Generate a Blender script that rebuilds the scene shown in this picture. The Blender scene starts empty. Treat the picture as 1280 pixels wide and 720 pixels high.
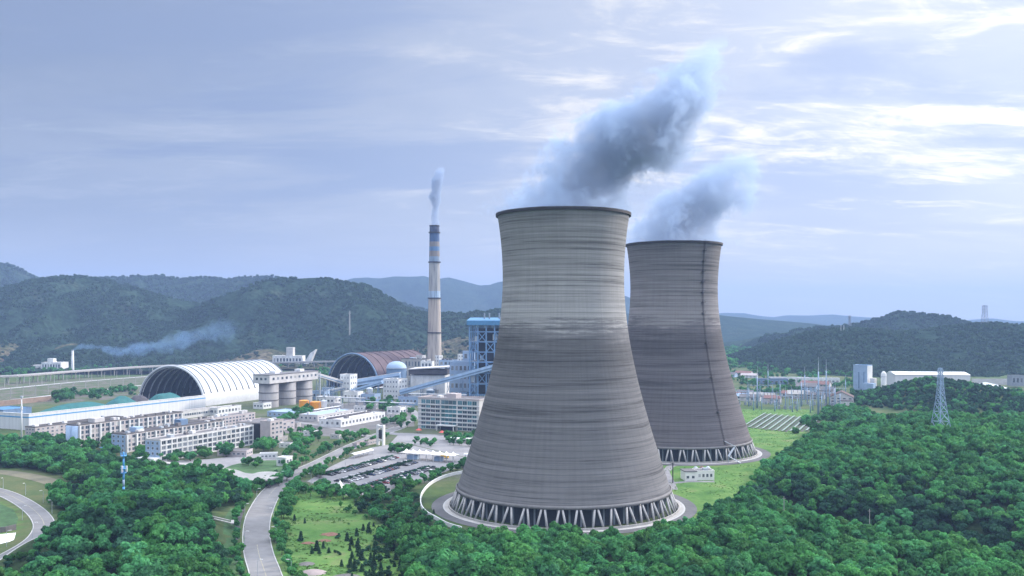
OVER, SKYS, HAZE, EXPO = 6.3, .83, 1.0e-4, 0.42
import bpy, bmesh, math, random, zlib
import numpy as np
from mathutils import Vector

random.seed(7)
RNG = np.random.default_rng(11)
SC = bpy.context.scene
COL = SC.collection
F, CX, CY, CAMZ = 1150.0, 640.0, 398.0, 100.0      # pixels of a 1280-wide frame, camera 100 m above the plant yard
GR = math.radians(24)                               # the plant's grid is turned 24 degrees
U = (math.sin(GR), math.cos(GR))                    # away from the viewer
W = (math.cos(GR), -math.sin(GR))                   # to the right

def G(px, py, z=0.0):
    """ground point seen at a pixel of the photograph when it lies z metres up"""
    y = F * (CAMZ - z) / (py - CY)
    return ((px - CX) * y / F, y)
def zat(py, y):
    return CAMZ - (py - CY) * y / F
def pix(x, y, z):
    return CX + F * x / y, CY - F * (z - CAMZ) / y
def along(p, u=0, w=0):
    return (p[0] + U[0] * u + W[0] * w, p[1] + U[1] * u + W[1] * w)

# ------------------------------------------------------------------ numeric helpers
def sstep(a, b, x):
    t = np.clip((np.asarray(x, float) - a) / (b - a), 0, 1)
    return t * t * (3 - 2 * t)
_LAT = np.random.default_rng(5).random((256, 256))
def vnoise(x, y):
    x = np.asarray(x, float); y = np.asarray(y, float)
    xi = np.floor(x).astype(int); yi = np.floor(y).astype(int)
    fx = x - xi; fy = y - yi
    fx = fx * fx * (3 - 2 * fx); fy = fy * fy * (3 - 2 * fy)
    a = _LAT[xi & 255, yi & 255]; b = _LAT[(xi + 1) & 255, yi & 255]
    c = _LAT[xi & 255, (yi + 1) & 255]; d = _LAT[(xi + 1) & 255, (yi + 1) & 255]
    return (a * (1 - fx) + b * fx) * (1 - fy) + (c * (1 - fx) + d * fx) * fy
def fbm(x, y, o=4):
    s = 0; a = 0.5
    for i in range(o):
        s = s + a * vnoise(x * 2 ** i + 17.3 * i, y * 2 ** i + 9.1 * i); a *= 0.5
    return s / (1 - 0.5 ** o)
def inpoly(x, y, poly):
    x = np.asarray(x, float); y = np.asarray(y, float)
    ins = np.zeros(x.shape, bool)
    n = len(poly)
    for i in range(n):
        x0, y0 = poly[i]; x1, y1 = poly[(i + 1) % n]
        if y0 == y1: continue
        c = ((y0 > y) != (y1 > y)) & (x < (x1 - x0) * (y - y0) / (y1 - y0) + x0)
        ins ^= c
    return ins
def spline(pts, n=8):
    """Catmull-Rom through 2-D or 3-D points"""
    P = [np.array(p, float) for p in pts]
    P = [2 * P[0] - P[1]] + P + [2 * P[-1] - P[-2]]
    out = []
    for i in range(1, len(P) - 2):
        for k in range(n):
            t = k / n
            a, b, c, d = P[i - 1], P[i], P[i + 1], P[i + 2]
            out.append(0.5 * (2 * b + (c - a) * t + (2 * a - 5 * b + 4 * c - d) * t * t + (3 * b - a - 3 * c + d) * t ** 3))
    out.append(P[-2])
    return [tuple(float(q) for q in p) for p in out]

T1, T2 = (27.5, 494.0), (122.0, 694.0)              # cooling tower axes

def H(x, y):
    """height of the near ground"""
    x = np.asarray(x, float); y = np.asarray(y, float)
    h = 15 * np.exp(-((x + 168) / 42) ** 2 - ((y - 392) / 55) ** 2) * sstep(-116, -140, x) * sstep(-226, -195, x)
    h = h + 4 * np.exp(-((x + 190) / 40) ** 2 - ((y - 480) / 40) ** 2) * sstep(-225, -205, x)
    # wooded hill to the right, its crest under the lattice pylon
    foot = np.interp(y, [400, 480, 540, 600, 670, 720, 780, 860, 950], [260, 190, 152, 160, 192, 222, 248, 300, 380])
    hb = 13 * sstep(0, 110, x - foot) * sstep(470, 660, y) * (1 - sstep(740, 900, y))
    hb = hb * (1 + 0.22 * (fbm(x / 60.0, y / 60.0) - .5) * 2) * (1 - 0.55 * sstep(340, 520, x))
    h = h + hb
    # valley between that hill and the spur in the foreground
    vy = np.interp(x, [120, 160, 178, 196, 215, 300, 420], [518, 490, 468, 454, 437, 385, 340])
    h = h - 30 * np.exp(-((y - vy) / np.where(y < vy, 32, 60)) ** 2) * sstep(122, 180, x)
    h = h - 5 * sstep(120, 240, x) * (1 - sstep(430, 480, y))
    h = h + 3.5 * (fbm(x / 45.0 + 40, y / 45.0) - .5) * sstep(40, 120, x) * (1 - sstep(400, 430, y))
    # dark knoll behind the hill
    h = h + 27 * np.exp(-((x - 480) / np.where(x < 480, 55, 82)) ** 2 - ((y - 1050) / 85) ** 2) + 6 * sstep(500, 580, x) * np.exp(-((y - 1040) / 100) ** 2)
    h = h + 8 * sstep(1300, 1900, y) * sstep(200, 500, x)
    return h
def hz(x, y):
    return float(H(np.array([x]), np.array([y]))[0])

# ------------------------------------------------------------------ materials
def new_mat(name):
    m = bpy.data.materials.new(name); m.use_nodes = True
    nt = m.node_tree; nt.nodes.clear()
    out = nt.nodes.new('ShaderNodeOutputMaterial')
    return m, nt, out
def N(nt, t, **kw):
    n = nt.nodes.new(t)
    for k, v in kw.items():
        if k == 'ins':
            for kk, vv in v.items(): n.inputs[kk].default_value = vv
        else: setattr(n, k, v)
    return n
def L(nt, a, b): nt.links.new(a, b)
def ramp(nt, stops, interp='LINEAR'):
    r = nt.nodes.new('ShaderNodeValToRGB'); r.color_ramp.interpolation = interp
    e = r.color_ramp.elements
    while len(e) > 1: e.remove(e[-1])
    e[0].position = stops[0][0]; e[0].color = (*stops[0][1], 1)
    for p, c in stops[1:]:
        q = e.new(p); q.color = (*c, 1)
    return r
def g3(v): return (v, v, v)

def surf(name, col, rough=0.7, var=0.25, scale=0.4, bump=0.0, metal=0.0, stretch=(1, 1, 1), spec=0.4, objrand=0.0):
    """a painted, weathered or mineral surface: base colour broken up by two sizes of noise"""
    m, nt, out = new_mat(name)
    b = N(nt, 'ShaderNodeBsdfPrincipled'); b.inputs['Roughness'].default_value = rough
    b.inputs['Metallic'].default_value = metal; b.inputs['Specular IOR Level'].default_value = spec
    tc = N(nt, 'ShaderNodeTexCoord'); mp = N(nt, 'ShaderNodeMapping'); mp.inputs['Scale'].default_value = stretch
    L(nt, tc.outputs['Object'], mp.inputs[0])
    n1 = N(nt, 'ShaderNodeTexNoise', ins={'Scale': scale, 'Detail': 6.0, 'Roughness': .6}); L(nt, mp.outputs[0], n1.inputs['Vector'])
    n2 = N(nt, 'ShaderNodeTexNoise', ins={'Scale': scale * 7, 'Detail': 3.0}); L(nt, mp.outputs[0], n2.inputs['Vector'])
    mx = N(nt, 'ShaderNodeMath', operation='ADD'); L(nt, n1.outputs[0], mx.inputs[0]); 
    k = N(nt, 'ShaderNodeMath', operation='MULTIPLY'); k.inputs[1].default_value = .5
    L(nt, n2.outputs[0], k.inputs[0]); L(nt, k.outputs[0], mx.inputs[1])
    lo = tuple(max(0, c * (1 - var)) for c in col); hi = tuple(min(1, c * (1 + var * .6)) for c in col)
    r = ramp(nt, [(.5, lo), (1.0, hi)]); L(nt, mx.outputs[0], r.inputs[0])
    src = r.outputs[0]
    if objrand:
        oi = N(nt, 'ShaderNodeObjectInfo'); hs = N(nt, 'ShaderNodeHueSaturation')
        mr = N(nt, 'ShaderNodeMapRange', ins={'To Min': 1 - objrand, 'To Max': 1 + objrand}); L(nt, oi.outputs['Random'], mr.inputs[0])
        L(nt, mr.outputs[0], hs.inputs['Value']); L(nt, src, hs.inputs['Color']); src = hs.outputs[0]
    L(nt, src, b.inputs['Base Color'])
    if bump:
        bp = N(nt, 'ShaderNodeBump', ins={'Strength': bump, 'Distance': .3}); L(nt, mx.outputs[0], bp.inputs['Height']); L(nt, bp.outputs[0], b.inputs['Normal'])
    L(nt, b.outputs[0], out.inputs[0])
    return m

M = {}
M['white'] = surf('white_paint', (.68, .69, .70), .6, .3, .12, stretch=(1, 1, .35))
M['brownhouse'] = surf('dark_brown_tiles', (.085, .048, .045), .8, .35, .2)
M['glass_mid'] = surf('window_with_blind', (.14, .16, .19), .25, .4, .5, spec=.6, objrand=.5)
M['curtain'] = surf('window_with_curtain', (.34, .34, .33), .5, .2, .5, objrand=.4)
M['offwhite'] = surf('offwhite_render', (.52, .51, .51), .7, .22, .15)
M['pinkish'] = surf('pinkish_render', (.44, .395, .40), .75, .2, .2)
M['bluewhite'] = surf('pale_blue_panel', (.30, .41, .57), .6, .2, .15)
M['bluesteel'] = surf('blue_painted_steel', (.14, .225, .36), .5, .3, .2)
M['blueroof'] = surf('blue_metal_roof', (.07, .22, .42), .45, .2, .3)
M['cyanstripe'] = surf('blue_stripe_paint', (.06, .28, .55), .5, .15, .3)
M['greyroof'] = surf('grey_flat_roof', (.15, .145, .155), .85, .4, .12)
M['darkroof'] = surf('dark_weathered_roof', (.065, .06, .07), .85, .4, .12)
M['brownroof'] = surf('brown_roof', (.105, .07, .078), .8, .4, .1)
M['strip'] = surf('pale_panel_sheet', (.27, .31, .32), .5, .2, .2)
M['redroof'] = surf('faded_red_tiles', (.22, .12, .11), .8, .35, .2)
M['concrete'] = surf('concrete', (.36, .35, .34), .85, .3, .12, .1)
M['concrete_dark'] = surf('dark_concrete', (.125, .12, .12), .85, .3, .12, .1)
M['silo'] = surf('silo_concrete', (.30, .29, .29), .8, .3, .06, .1, stretch=(1, 1, .3))
M['dark'] = surf('dark_interior', (.03, .035, .045), .8, .4, .2)
M['black'] = surf('black_opening', (.012, .014, .018), .7, .3, .2)
M['steel'] = surf('galvanised_steel', (.45, .50, .56), .5, .2, .4, metal=.3)
M['greysteel'] = surf('grey_painted_steel', (.25, .28, .33), .5, .2, .4)
M['orange'] = surf('orange_tank_paint', (.75, .30, .02), .45, .12, .3)
M['teal'] = surf('teal_tarpaulin', (.004, .11, .115), .6, .35, .25, .4)
M['tan'] = surf('bare_earth', (.27, .20, .16), .95, .35, .05)
M['glass'] = surf('dark_window_glass', (.035, .055, .085), .12, .4, .5, spec=.8, objrand=.5)
M['glassblue'] = surf('blue_green_glass', (.05, .15, .19), .12, .35, .2, spec=.8, objrand=.6)
M['frame'] = surf('white_window_frame', (.62, .63, .66), .6, .1, .5)
M['rubber'] = surf('black_rubber', (.015, .015, .016), .7, .1, 2)
M['trunk'] = surf('bark', (.09, .065, .045), .9, .3, 2)
M['asphalt'] = surf('worn_asphalt', (.185, .183, .19), .9, .3, .035, .1)
M['paving'] = surf('grey_paving', (.225, .222, .235), .9, .25, .06, .05)
M['ringroad'] = surf('dark_ring_asphalt', (.115, .115, .125), .9, .35, .05, .1)
M['kerb'] = surf('kerb_stone', (.42, .42, .43), .85, .15, .5)
M['paint'] = surf('worn_road_paint', (.34, .32, .24), .8, .5, 1.5)
M['whitewall'] = surf('white_limewash', (.70, .71, .73), .8, .15, .2)
M['fabric'] = surf('white_tensile_fabric', (.80, .79, .76), .6, .08, .3)
M['stone'] = surf('pinkish_stone', (.30, .25, .25), .9, .2, .3)
M['dirt'] = surf('pale_dirt_track', (.15, .14, .095), .95, .35, .05)
M['red'] = surf('red_paint', (.50, .06, .05), .5, .15, .5)
M['yellow'] = surf('yellow_paint', (.72, .42, .02), .5, .1, .5)
M['bluepole'] = surf('light_blue_mast_paint', (.10, .36, .72), .5, .15, .6)
M['turf'] = surf('bright_lawn', (.05, .115, .04), .95, .6, .12)

def shell_mat(name, top, mid, low, seed):
    """cast concrete shell: lift lines round the tower, pale washed band, darker damp lower part, runs"""
    m, nt, out = new_mat(name)
    b = N(nt, 'ShaderNodeBsdfPrincipled'); b.inputs['Roughness'].default_value = .9; b.inputs['Specular IOR Level'].default_value = .2
    tc = N(nt, 'ShaderNodeTexCoord'); sp = N(nt, 'ShaderNodeSeparateXYZ'); L(nt, tc.outputs['Object'], sp.inputs[0])
    # broad colour by height with a ragged border
    nz = N(nt, 'ShaderNodeTexNoise', ins={'Scale': .045, 'Detail': 9.0, 'Roughness': .72}); 
    mpz = N(nt, 'ShaderNodeMapping'); mpz.inputs['Scale'].default_value = (.5, .5, 5.0); mpz.inputs['Location'].default_value = (seed, seed, 0)
    L(nt, tc.outputs['Object'], mpz.inputs[0]); L(nt, mpz.outputs[0], nz.inputs['Vector'])
    ad = N(nt, 'ShaderNodeMath', operation='MULTIPLY_ADD'); L(nt, nz.outputs[0], ad.inputs[0]); ad.inputs[1].default_value = 46; L(nt, sp.outputs['Z'], ad.inputs[2])
    mr = N(nt, 'ShaderNodeMapRange', ins={'From Min': 23.0, 'From Max': 179.0}); L(nt, ad.outputs[0], mr.inputs[0])
    dk = tuple(c * .72 for c in mid)
    cr = ramp(nt, [(0, low), (.06, tuple(c * 1.18 for c in low)), (.13, low), (.30, mid), (.44, mid), (.52, dk), (.565, tuple(c * .9 for c in mid)), (.61, tuple(c * 1.35 for c in mid)),
                   (.635, tuple(min(1, c * 1.14) for c in top)), (.69, tuple(min(1, c * 1.12) for c in top)), (.76, top), (.93, tuple(c * .86 for c in top)), (1, tuple(c * .9 for c in top))])
    L(nt, mr.outputs[0], cr.inputs[0])
    # thin horizontal lift lines that come and go
    mp = N(nt, 'ShaderNodeMapping'); mp.inputs['Scale'].default_value = (.012, .012, .62); L(nt, tc.outputs['Object'], mp.inputs[0])
    ln = N(nt, 'ShaderNodeTexNoise', ins={'Scale': 1.0, 'Detail': 5.0, 'Roughness': .75}); L(nt, mp.outputs[0], ln.inputs['Vector'])
    lr = ramp(nt, [(.36, g3(.45)), (.46, g3(.93)), (.55, g3(1.0)), (.64, g3(1.25))]); L(nt, ln.outputs[0], lr.inputs[0])
    # regular joint every 2.7 m
    wv = N(nt, 'ShaderNodeMath', operation='FRACT'); dv = N(nt, 'ShaderNodeMath', operation='DIVIDE'); dv.inputs[1].default_value = 2.7
    L(nt, sp.outputs['Z'], dv.inputs[0]); L(nt, dv.outputs[0], wv.inputs[0])
    wr = ramp(nt, [(0, g3(.66)), (.16, g3(.70)), (.26, g3(1)), (1, g3(1.04))]); L(nt, wv.outputs[0], wr.inputs[0])
    # vertical runs
    at = N(nt, 'ShaderNodeMath', operation='ARCTAN2'); L(nt, sp.outputs['Y'], at.inputs[0]); L(nt, sp.outputs['X'], at.inputs[1])
    cb = N(nt, 'ShaderNodeCombineXYZ'); s1 = N(nt, 'ShaderNodeMath', operation='MULTIPLY'); s1.inputs[1].default_value = 30; L(nt, at.outputs[0], s1.inputs[0])
    s2 = N(nt, 'ShaderNodeMath', operation='MULTIPLY'); s2.inputs[1].default_value = .03; L(nt, sp.outputs['Z'], s2.inputs[0])
    L(nt, s1.outputs[0], cb.inputs[0]); L(nt, s2.outputs[0], cb.inputs[1])
    vn = N(nt, 'ShaderNodeTexNoise', ins={'Scale': 1.0, 'Detail': 4.0}); L(nt, cb.outputs[0], vn.inputs['Vector'])
    vr = ramp(nt, [(.32, g3(.86)), (.5, g3(1)), (.66, g3(1.10))]); L(nt, vn.outputs[0], vr.inputs[0])
    cur = cr.outputs[0]
    for src, f in ((lr, .9), (wr, .6), (vr, .45)):
        mm = N(nt, 'ShaderNodeMix', data_type='RGBA', blend_type='MULTIPLY'); mm.inputs[0].default_value = f
        L(nt, cur, mm.inputs[6]); L(nt, src.outputs[0], mm.inputs[7]); cur = mm.outputs[2]
    L(nt, cur, b.inputs['Base Color'])
    bp = N(nt, 'ShaderNodeBump', ins={'Strength': .5, 'Distance': .25}); L(nt, ln.outputs[0], bp.inputs['Height']); L(nt, bp.outputs[0], b.inputs['Normal'])
    L(nt, b.outputs[0], out.inputs[0])
    return m
M['shell_a'] = shell_mat('washed_tower_concrete', (.285, .28, .28), (.134, .132, .138), (.155, .152, .157), 0)
M['shell_b'] = shell_mat('violet_tower_concrete', (.205, .192, .195), (.110, .102, .109), (.122, .110, .117), 31)
M['beam'] = surf('ring_beam_concrete', (.19, .185, .188), .85, .25, .2)
M['frameblue'] = surf('light_blue_steel_frame', (.15, .28, .49), .5, .25, .3)
M['galleryblue'] = surf('pale_blue_gallery_sheet', (.38, .53, .74), .5, .2, .2)
M['column'] = surf('tower_column_concrete', (.40, .395, .40), .85, .25, .2)

def leaf_mat(name, dark, light, hue=.03, val=.3, warm=None):
    m, nt, out = new_mat(name)
    b = N(nt, 'ShaderNodeBsdfPrincipled'); b.inputs['Roughness'].default_value = .75; b.inputs['Specular IOR Level'].default_value = .15
    tc = N(nt, 'ShaderNodeTexCoord'); n = N(nt, 'ShaderNodeTexNoise', ins={'Scale': .9, 'Detail': 5.0, 'Roughness': .7}); L(nt, tc.outputs['Object'], n.inputs['Vector'])
    oi = N(nt, 'ShaderNodeObjectInfo')
    r = ramp(nt, [(.32, dark), (.66, light)]); L(nt, n.outputs[0], r.inputs[0])
    hs = N(nt, 'ShaderNodeHueSaturation')
    a = N(nt, 'ShaderNodeMapRange', ins={'To Min': .5 - hue, 'To Max': .5 + hue}); L(nt, oi.outputs['Random'], a.inputs[0]); L(nt, a.outputs[0], hs.inputs['Hue'])
    fr = N(nt, 'ShaderNodeMath', operation='MULTIPLY'); fr.inputs[1].default_value = 17.31; L(nt, oi.outputs['Random'], fr.inputs[0])
    f2 = N(nt, 'ShaderNodeMath', operation='FRACT'); L(nt, fr.outputs[0], f2.inputs[0])
    c = N(nt, 'ShaderNodeMapRange', ins={'To Min': 1 - val, 'To Max': 1 + val}); L(nt, f2.outputs[0], c.inputs[0]); L(nt, c.outputs[0], hs.inputs['Value'])
    L(nt, r.outputs[0], hs.inputs['Color'])
    L(nt, hs.outputs[0], b.inputs['Base Color'])
    tr = N(nt, 'ShaderNodeBsdfTranslucent'); L(nt, hs.outputs[0], tr.inputs[0])
    mx = N(nt, 'ShaderNodeMixShader'); mx.inputs[0].default_value = .45
    L(nt, b.outputs[0], mx.inputs[1]); L(nt, tr.outputs[0], mx.inputs[2]); L(nt, mx.outputs[0], out.inputs[0])
    return m
M['leaf'] = leaf_mat('broadleaf_foliage', (.026, .125, .046), (.108, .36, .108), .026, .42)
M['leaf_light'] = leaf_mat('light_foliage', (.040, .165, .050), (.115, .37, .115), .012)
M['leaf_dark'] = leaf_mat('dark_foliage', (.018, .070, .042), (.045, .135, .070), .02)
M['needle'] = leaf_mat('conifer_needles', (.016, .055, .028), (.036, .10, .048), .02)
M['leaf_far'] = leaf_mat('hillside_foliage', (.026, .062, .042), (.056, .110, .066), .02, .22)

# ------------------------------------------------------------------ mesh builder
class MB:
    def __init__(s): s.v = []; s.f = []; s.m = []
    def add(s, v, f, mi=0):
        o = len(s.v); s.v += [tuple(map(float, p)) for p in v]
        for q in f: s.f.append(tuple(i + o for i in q)); s.m.append(mi)
        return s
    def box(s, x0, x1, y0, y1, z0, z1, mi=0):
        v = [(x0, y0, z0), (x1, y0, z0), (x1, y1, z0), (x0, y1, z0), (x0, y0, z1), (x1, y0, z1), (x1, y1, z1), (x0, y1, z1)]
        return s.add(v, [(0, 3, 2, 1), (4, 5, 6, 7), (0, 1, 5, 4), (1, 2, 6, 5), (2, 3, 7, 6), (3, 0, 4, 7)], mi)
    def beam(s, p0, p1, w, h=None, mi=0):
        h = h or w
        a = Vector(p0); b = Vector(p1); d = (b - a).normalized()
        up = Vector((0, 0, 1)) if abs(d.z) < .98 else Vector((1, 0, 0))
        sx = d.cross(up).normalized() * w / 2; sz = sx.cross(d).normalized() * h / 2
        v = [a - sx - sz, a + sx - sz, a + sx + sz, a - sx + sz, b - sx - sz, b + sx - sz, b + sx + sz, b - sx + sz]
        return s.add(v, [(0, 1, 2, 3), (7, 6, 5, 4), (4, 5, 1, 0), (5, 6, 2, 1), (6, 7, 3, 2), (7, 4, 0, 3)], mi)
    def tube(s, pts, rad, n=8, mi=0, caps=True):
        rings = []
        P = [Vector(p) for p in pts]; R = rad if isinstance(rad, (list, tuple)) else [rad] * len(P)
        o = len(s.v)
        for i, p in enumerate(P):
            d = (P[min(i + 1, len(P) - 1)] - P[max(i - 1, 0)]).normalized()
            up = Vector((0, 0, 1)) if abs(d.z) < .95 else Vector((1, 0, 0))
            a = d.cross(up).normalized(); b = a.cross(d)
            for k in range(n):
                t = 2 * math.pi * k / n
                q = p + (a * math.cos(t) + b * math.sin(t)) * R[i]; s.v.append((q.x, q.y, q.z))
        for i in range(len(P) - 1):
            for k in range(n):
                s.f.append((o + i * n + k, o + i * n + (k + 1) % n, o + (i + 1) * n + (k + 1) % n, o + (i + 1) * n + k)); s.m.append(mi)
        if caps:
            s.f.append(tuple(o + k for k in range(n))[::-1]); s.m.append(mi)
            s.f.append(tuple(o + (len(P) - 1) * n + k for k in range(n))); s.m.append(mi)
        return s
    def lathe(s, prof, n=32, c=(0, 0), mi=0, capb=False, capt=False):
        o = len(s.v)
        for r, z in prof:
            for k in range(n):
                t = 2 * math.pi * k / n; s.v.append((c[0] + r * math.cos(t), c[1] + r * math.sin(t), z))
        for i in range(len(prof) - 1):
            for k in range(n):
                s.f.append((o + i * n + k, o + i * n + (k + 1) % n, o + (i + 1) * n + (k + 1) % n, o + (i + 1) * n + k)); s.m.append(mi)
        if capb: s.f.append(tuple(o + k for k in range(n))[::-1]); s.m.append(mi)
        if capt: s.f.append(tuple(o + (len(prof) - 1) * n + k for k in range(n))); s.m.append(mi)
        return s
    def prism(s, poly, z0, z1, mi=0):
        n = len(poly)
        v = [(x, y, z0) for x, y in poly] + [(x, y, z1) for x, y in poly]
        f = [tuple(range(n))[::-1], tuple(range(n, 2 * n))] + [(i, (i + 1) % n, n + (i + 1) % n, n + i) for i in range(n)]
        return s.add(v, f, mi)
    def mesh(s, name, mats, smooth=False):
        me = bpy.data.meshes.new(name); me.from_pydata(s.v, [], s.f)
        for m in (mats if isinstance(mats, (list, tuple)) else [mats]): me.materials.append(m)
        me.polygons.foreach_set('material_index', s.m)
        if smooth: me.polygons.foreach_set('use_smooth', [True] * len(me.polygons))
        me.update(); return me
    def build(s, name, mats, parent=None, smooth=False, loc=None):
        return link(name, s.mesh(name, mats, smooth), parent, loc)
def link(name, me, parent=None, loc=None, rz=0):
    o = bpy.data.objects.new(name, me); COL.objects.link(o)
    if parent: o.parent = parent
    if loc: o.location = loc
    if rz: o.rotation_euler = (0, 0, rz)
    return o
def tag(o, label=None, cat=None, group=None, kind=None):
    for k, v in (('label', label), ('category', cat), ('group', group), ('kind', kind)):
        if v: o[k] = v
    return o
def thing(name, label, cat, loc, rz=0, group=None):
    o = bpy.data.objects.new(name, None); COL.objects.link(o); o.empty_display_size = .1
    o.location = loc; o.rotation_euler = (0, 0, rz)
    return tag(o, label, cat, group)
def struct(name, mb, mats, smooth=False):
    o = mb.build(name, mats, None, smooth); o['kind'] = 'structure'; return o
def copy_tree(o, parent=None):
    c = o.copy(); COL.objects.link(c); c.parent = parent
    for ch in list(o.children): copy_tree(ch, c)
    return c
# ------------------------------------------------------------------ ground sheet
def axis_lines(lo, a, b, hi, fine, growth=1.16):
    mid = list(np.arange(a, b + .1, fine)); up = []; s = fine; x = b
    while x < hi: s *= growth; x += s; up.append(x)
    dn = []; s = fine; x = a
    while x > lo: s *= growth; x -= s; dn.append(x)
    return np.array(dn[::-1] + mid + up)
GX = axis_lines(-9000, -460, 700, 9000, 6.0); GY = axis_lines(-700, 300, 1150, 13500, 6.0)
XX, YY = np.meshgrid(GX, GY, indexing='ij')
ZZ = H(XX, YY)
def gpoly(pts): return [G(*p) for p in pts]
WOOD_LEFT = gpoly([(-80, 562), (20, 556), (75, 560), (112, 574), (150, 584), (186, 590), (235, 596), (288, 603), (300, 612), (306, 632), (285, 640), (262, 652), (262, 684), (284, 700), (292, 800), (-60, 800), (8, 716), (60, 680), (74, 648), (70, 625), (98, 612), (82, 597), (30, 585), (-80, 588)])
WOOD_MID = gpoly([(455, 620), (480, 608), (512, 606), (528, 628), (533, 645), (556, 662), (600, 668)]) + [(-30, 412), (0, 414), (30, 413), (58, 414), (70, 416)] + [(72, 400), (60, 300), (-36, 300), (-36, 350), (-48, 385), (-60, 410), (-62, 445), (-80, 480)]
WOOD_RIGHT = [(56, 300), (56, 416), (80, 432), (98, 452), (116, 484), (136, 524), (150, 566), (172, 612), (205, 664), (238, 742), (262, 800), (330, 880), (640, 880), (800, 720), (700, 300)]
MEADOW = gpoly([(345, 612), (460, 616), (540, 640), (560, 690), (560, 800), (372, 800), (352, 700), (338, 650)])
LAWN = [(85, 432), (105, 455), (130, 500), (150, 560), (190, 640), (225, 720), (250, 790), (330, 1010), (235, 1010), (190, 800), (60, 600), (75, 560)]
BARE = gpoly([(-300, 512), (-300, 470), (0, 478), (180, 470), (260, 466), (240, 492), (170, 497), (68, 505), (0, 512)])
PLANT = gpoly([(0, 560), (35, 540), (60, 525), (420, 462), (700, 462), (700, 600), (560, 600), (440, 620), (350, 612), (240, 596), (150, 584)])
cov = np.zeros(XX.shape + (4,), np.float32); cov[..., 3] = 1
wob = 6 * (fbm(XX / 25, YY / 25) - .5)
def mark(ch, poly, val=1.0):
    m = inpoly(XX + wob, YY + wob, poly); cov[..., ch] = np.where(m, val, cov[..., ch])
mark(2, PLANT, .5); mark(2, BARE, 1.0)
mark(1, MEADOW); mark(1, LAWN); mark(1, gpoly([(300, 572), (352, 574), (350, 590), (300, 590)]), .6); mark(1, gpoly([(-30, 628), (0, 626), (16, 632), (24, 650), (14, 672), (-30, 676)]), .9)
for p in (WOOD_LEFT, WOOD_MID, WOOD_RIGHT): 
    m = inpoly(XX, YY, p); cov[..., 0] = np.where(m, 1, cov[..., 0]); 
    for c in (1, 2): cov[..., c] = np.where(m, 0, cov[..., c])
ni, nj = XX.shape
idx = np.arange(ni * nj).reshape(ni, nj)
quads = np.stack([idx[:-1, :-1], idx[1:, :-1], idx[1:, 1:], idx[:-1, 1:]], -1).reshape(-1, 4)
me = bpy.data.meshes.new('ground'); me.from_pydata(np.stack([XX, YY, ZZ], -1).reshape(-1, 3).tolist(), [], quads.tolist())
ca = me.color_attributes.new('cover', 'FLOAT_COLOR', 'POINT'); ca.data.foreach_set('color', cov.reshape(-1))
me.polygons.foreach_set('use_smooth', [True] * len(me.polygons))
def ground_mat():
    m, nt, out = new_mat('grass_and_soil'); b = N(nt, 'ShaderNodeBsdfPrincipled', ins={'Roughness': .95}); b.inputs['Specular IOR Level'].default_value = .1
    tc = N(nt, 'ShaderNodeTexCoord'); at = N(nt, 'ShaderNodeVertexColor'); at.layer_name = 'cover'
    sp = N(nt, 'ShaderNodeSeparateColor'); L(nt, at.outputs[0], sp.inputs[0])
    def nz(sc, d=5.0):
        n = N(nt, 'ShaderNodeTexNoise', ins={'Scale': sc, 'Detail': d, 'Roughness': .65}); L(nt, tc.outputs['Object'], n.inputs['Vector']); return n.outputs[0]
    big, midn, fine = nz(.006), nz(.05), nz(.45)
    def rp(src, stops):
        r = ramp(nt, stops); L(nt, src, r.inputs[0]); return r.outputs[0]
    def mix(f, a, c, bt='MIX'):
        x = N(nt, 'ShaderNodeMix', data_type='RGBA', blend_type=bt)
        if isinstance(f, float): x.inputs[0].default_value = f
        else: L(nt, f, x.inputs[0])
        L(nt, a, x.inputs[6]); L(nt, c, x.inputs[7]); return x.outputs[2]
    base = mix(rp(big, [(.42, g3(0)), (.58, g3(1))]), rp(midn, [(.35, (.035, .075, .03)), (.65, (.075, .115, .04))]), rp(midn, [(.35, (.065, .10, .04)), (.65, (.115, .12, .06))]))
    lawn = rp(midn, [(.30, (.045, .115, .03)), (.43, (.075, .165, .042)), (.57, (.11, .20, .055)), (.68, (.145, .18, .075)), (.74, (.20, .18, .11))])
    bare = mix(rp(midn, [(.40, g3(0)), (.56, g3(1))]), rp(fine, [(.3, (.105, .095, .09)), (.7, (.18, .16, .15))]), rp(fine, [(.3, (.05, .085, .035)), (.7, (.10, .12, .06))]))
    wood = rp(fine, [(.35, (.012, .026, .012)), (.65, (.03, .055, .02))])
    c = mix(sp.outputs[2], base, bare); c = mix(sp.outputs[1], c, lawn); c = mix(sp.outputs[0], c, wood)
    c = mix(.6, c, rp(fine, [(.3, g3(.72)), (.7, g3(1.2))]), 'MULTIPLY')
    L(nt, c, b.inputs['Base Color'])
    bp = N(nt, 'ShaderNodeBump', ins={'Strength': .5, 'Distance': .5}); L(nt, fine, bp.inputs['Height']); L(nt, bp.outputs[0], b.inputs['Normal'])
    L(nt, b.outputs[0], out.inputs[0]); return m
M['ground'] = ground_mat(); me.materials.append(M['ground'])
gr = link('ground', me); gr['kind'] = 'structure'

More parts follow.
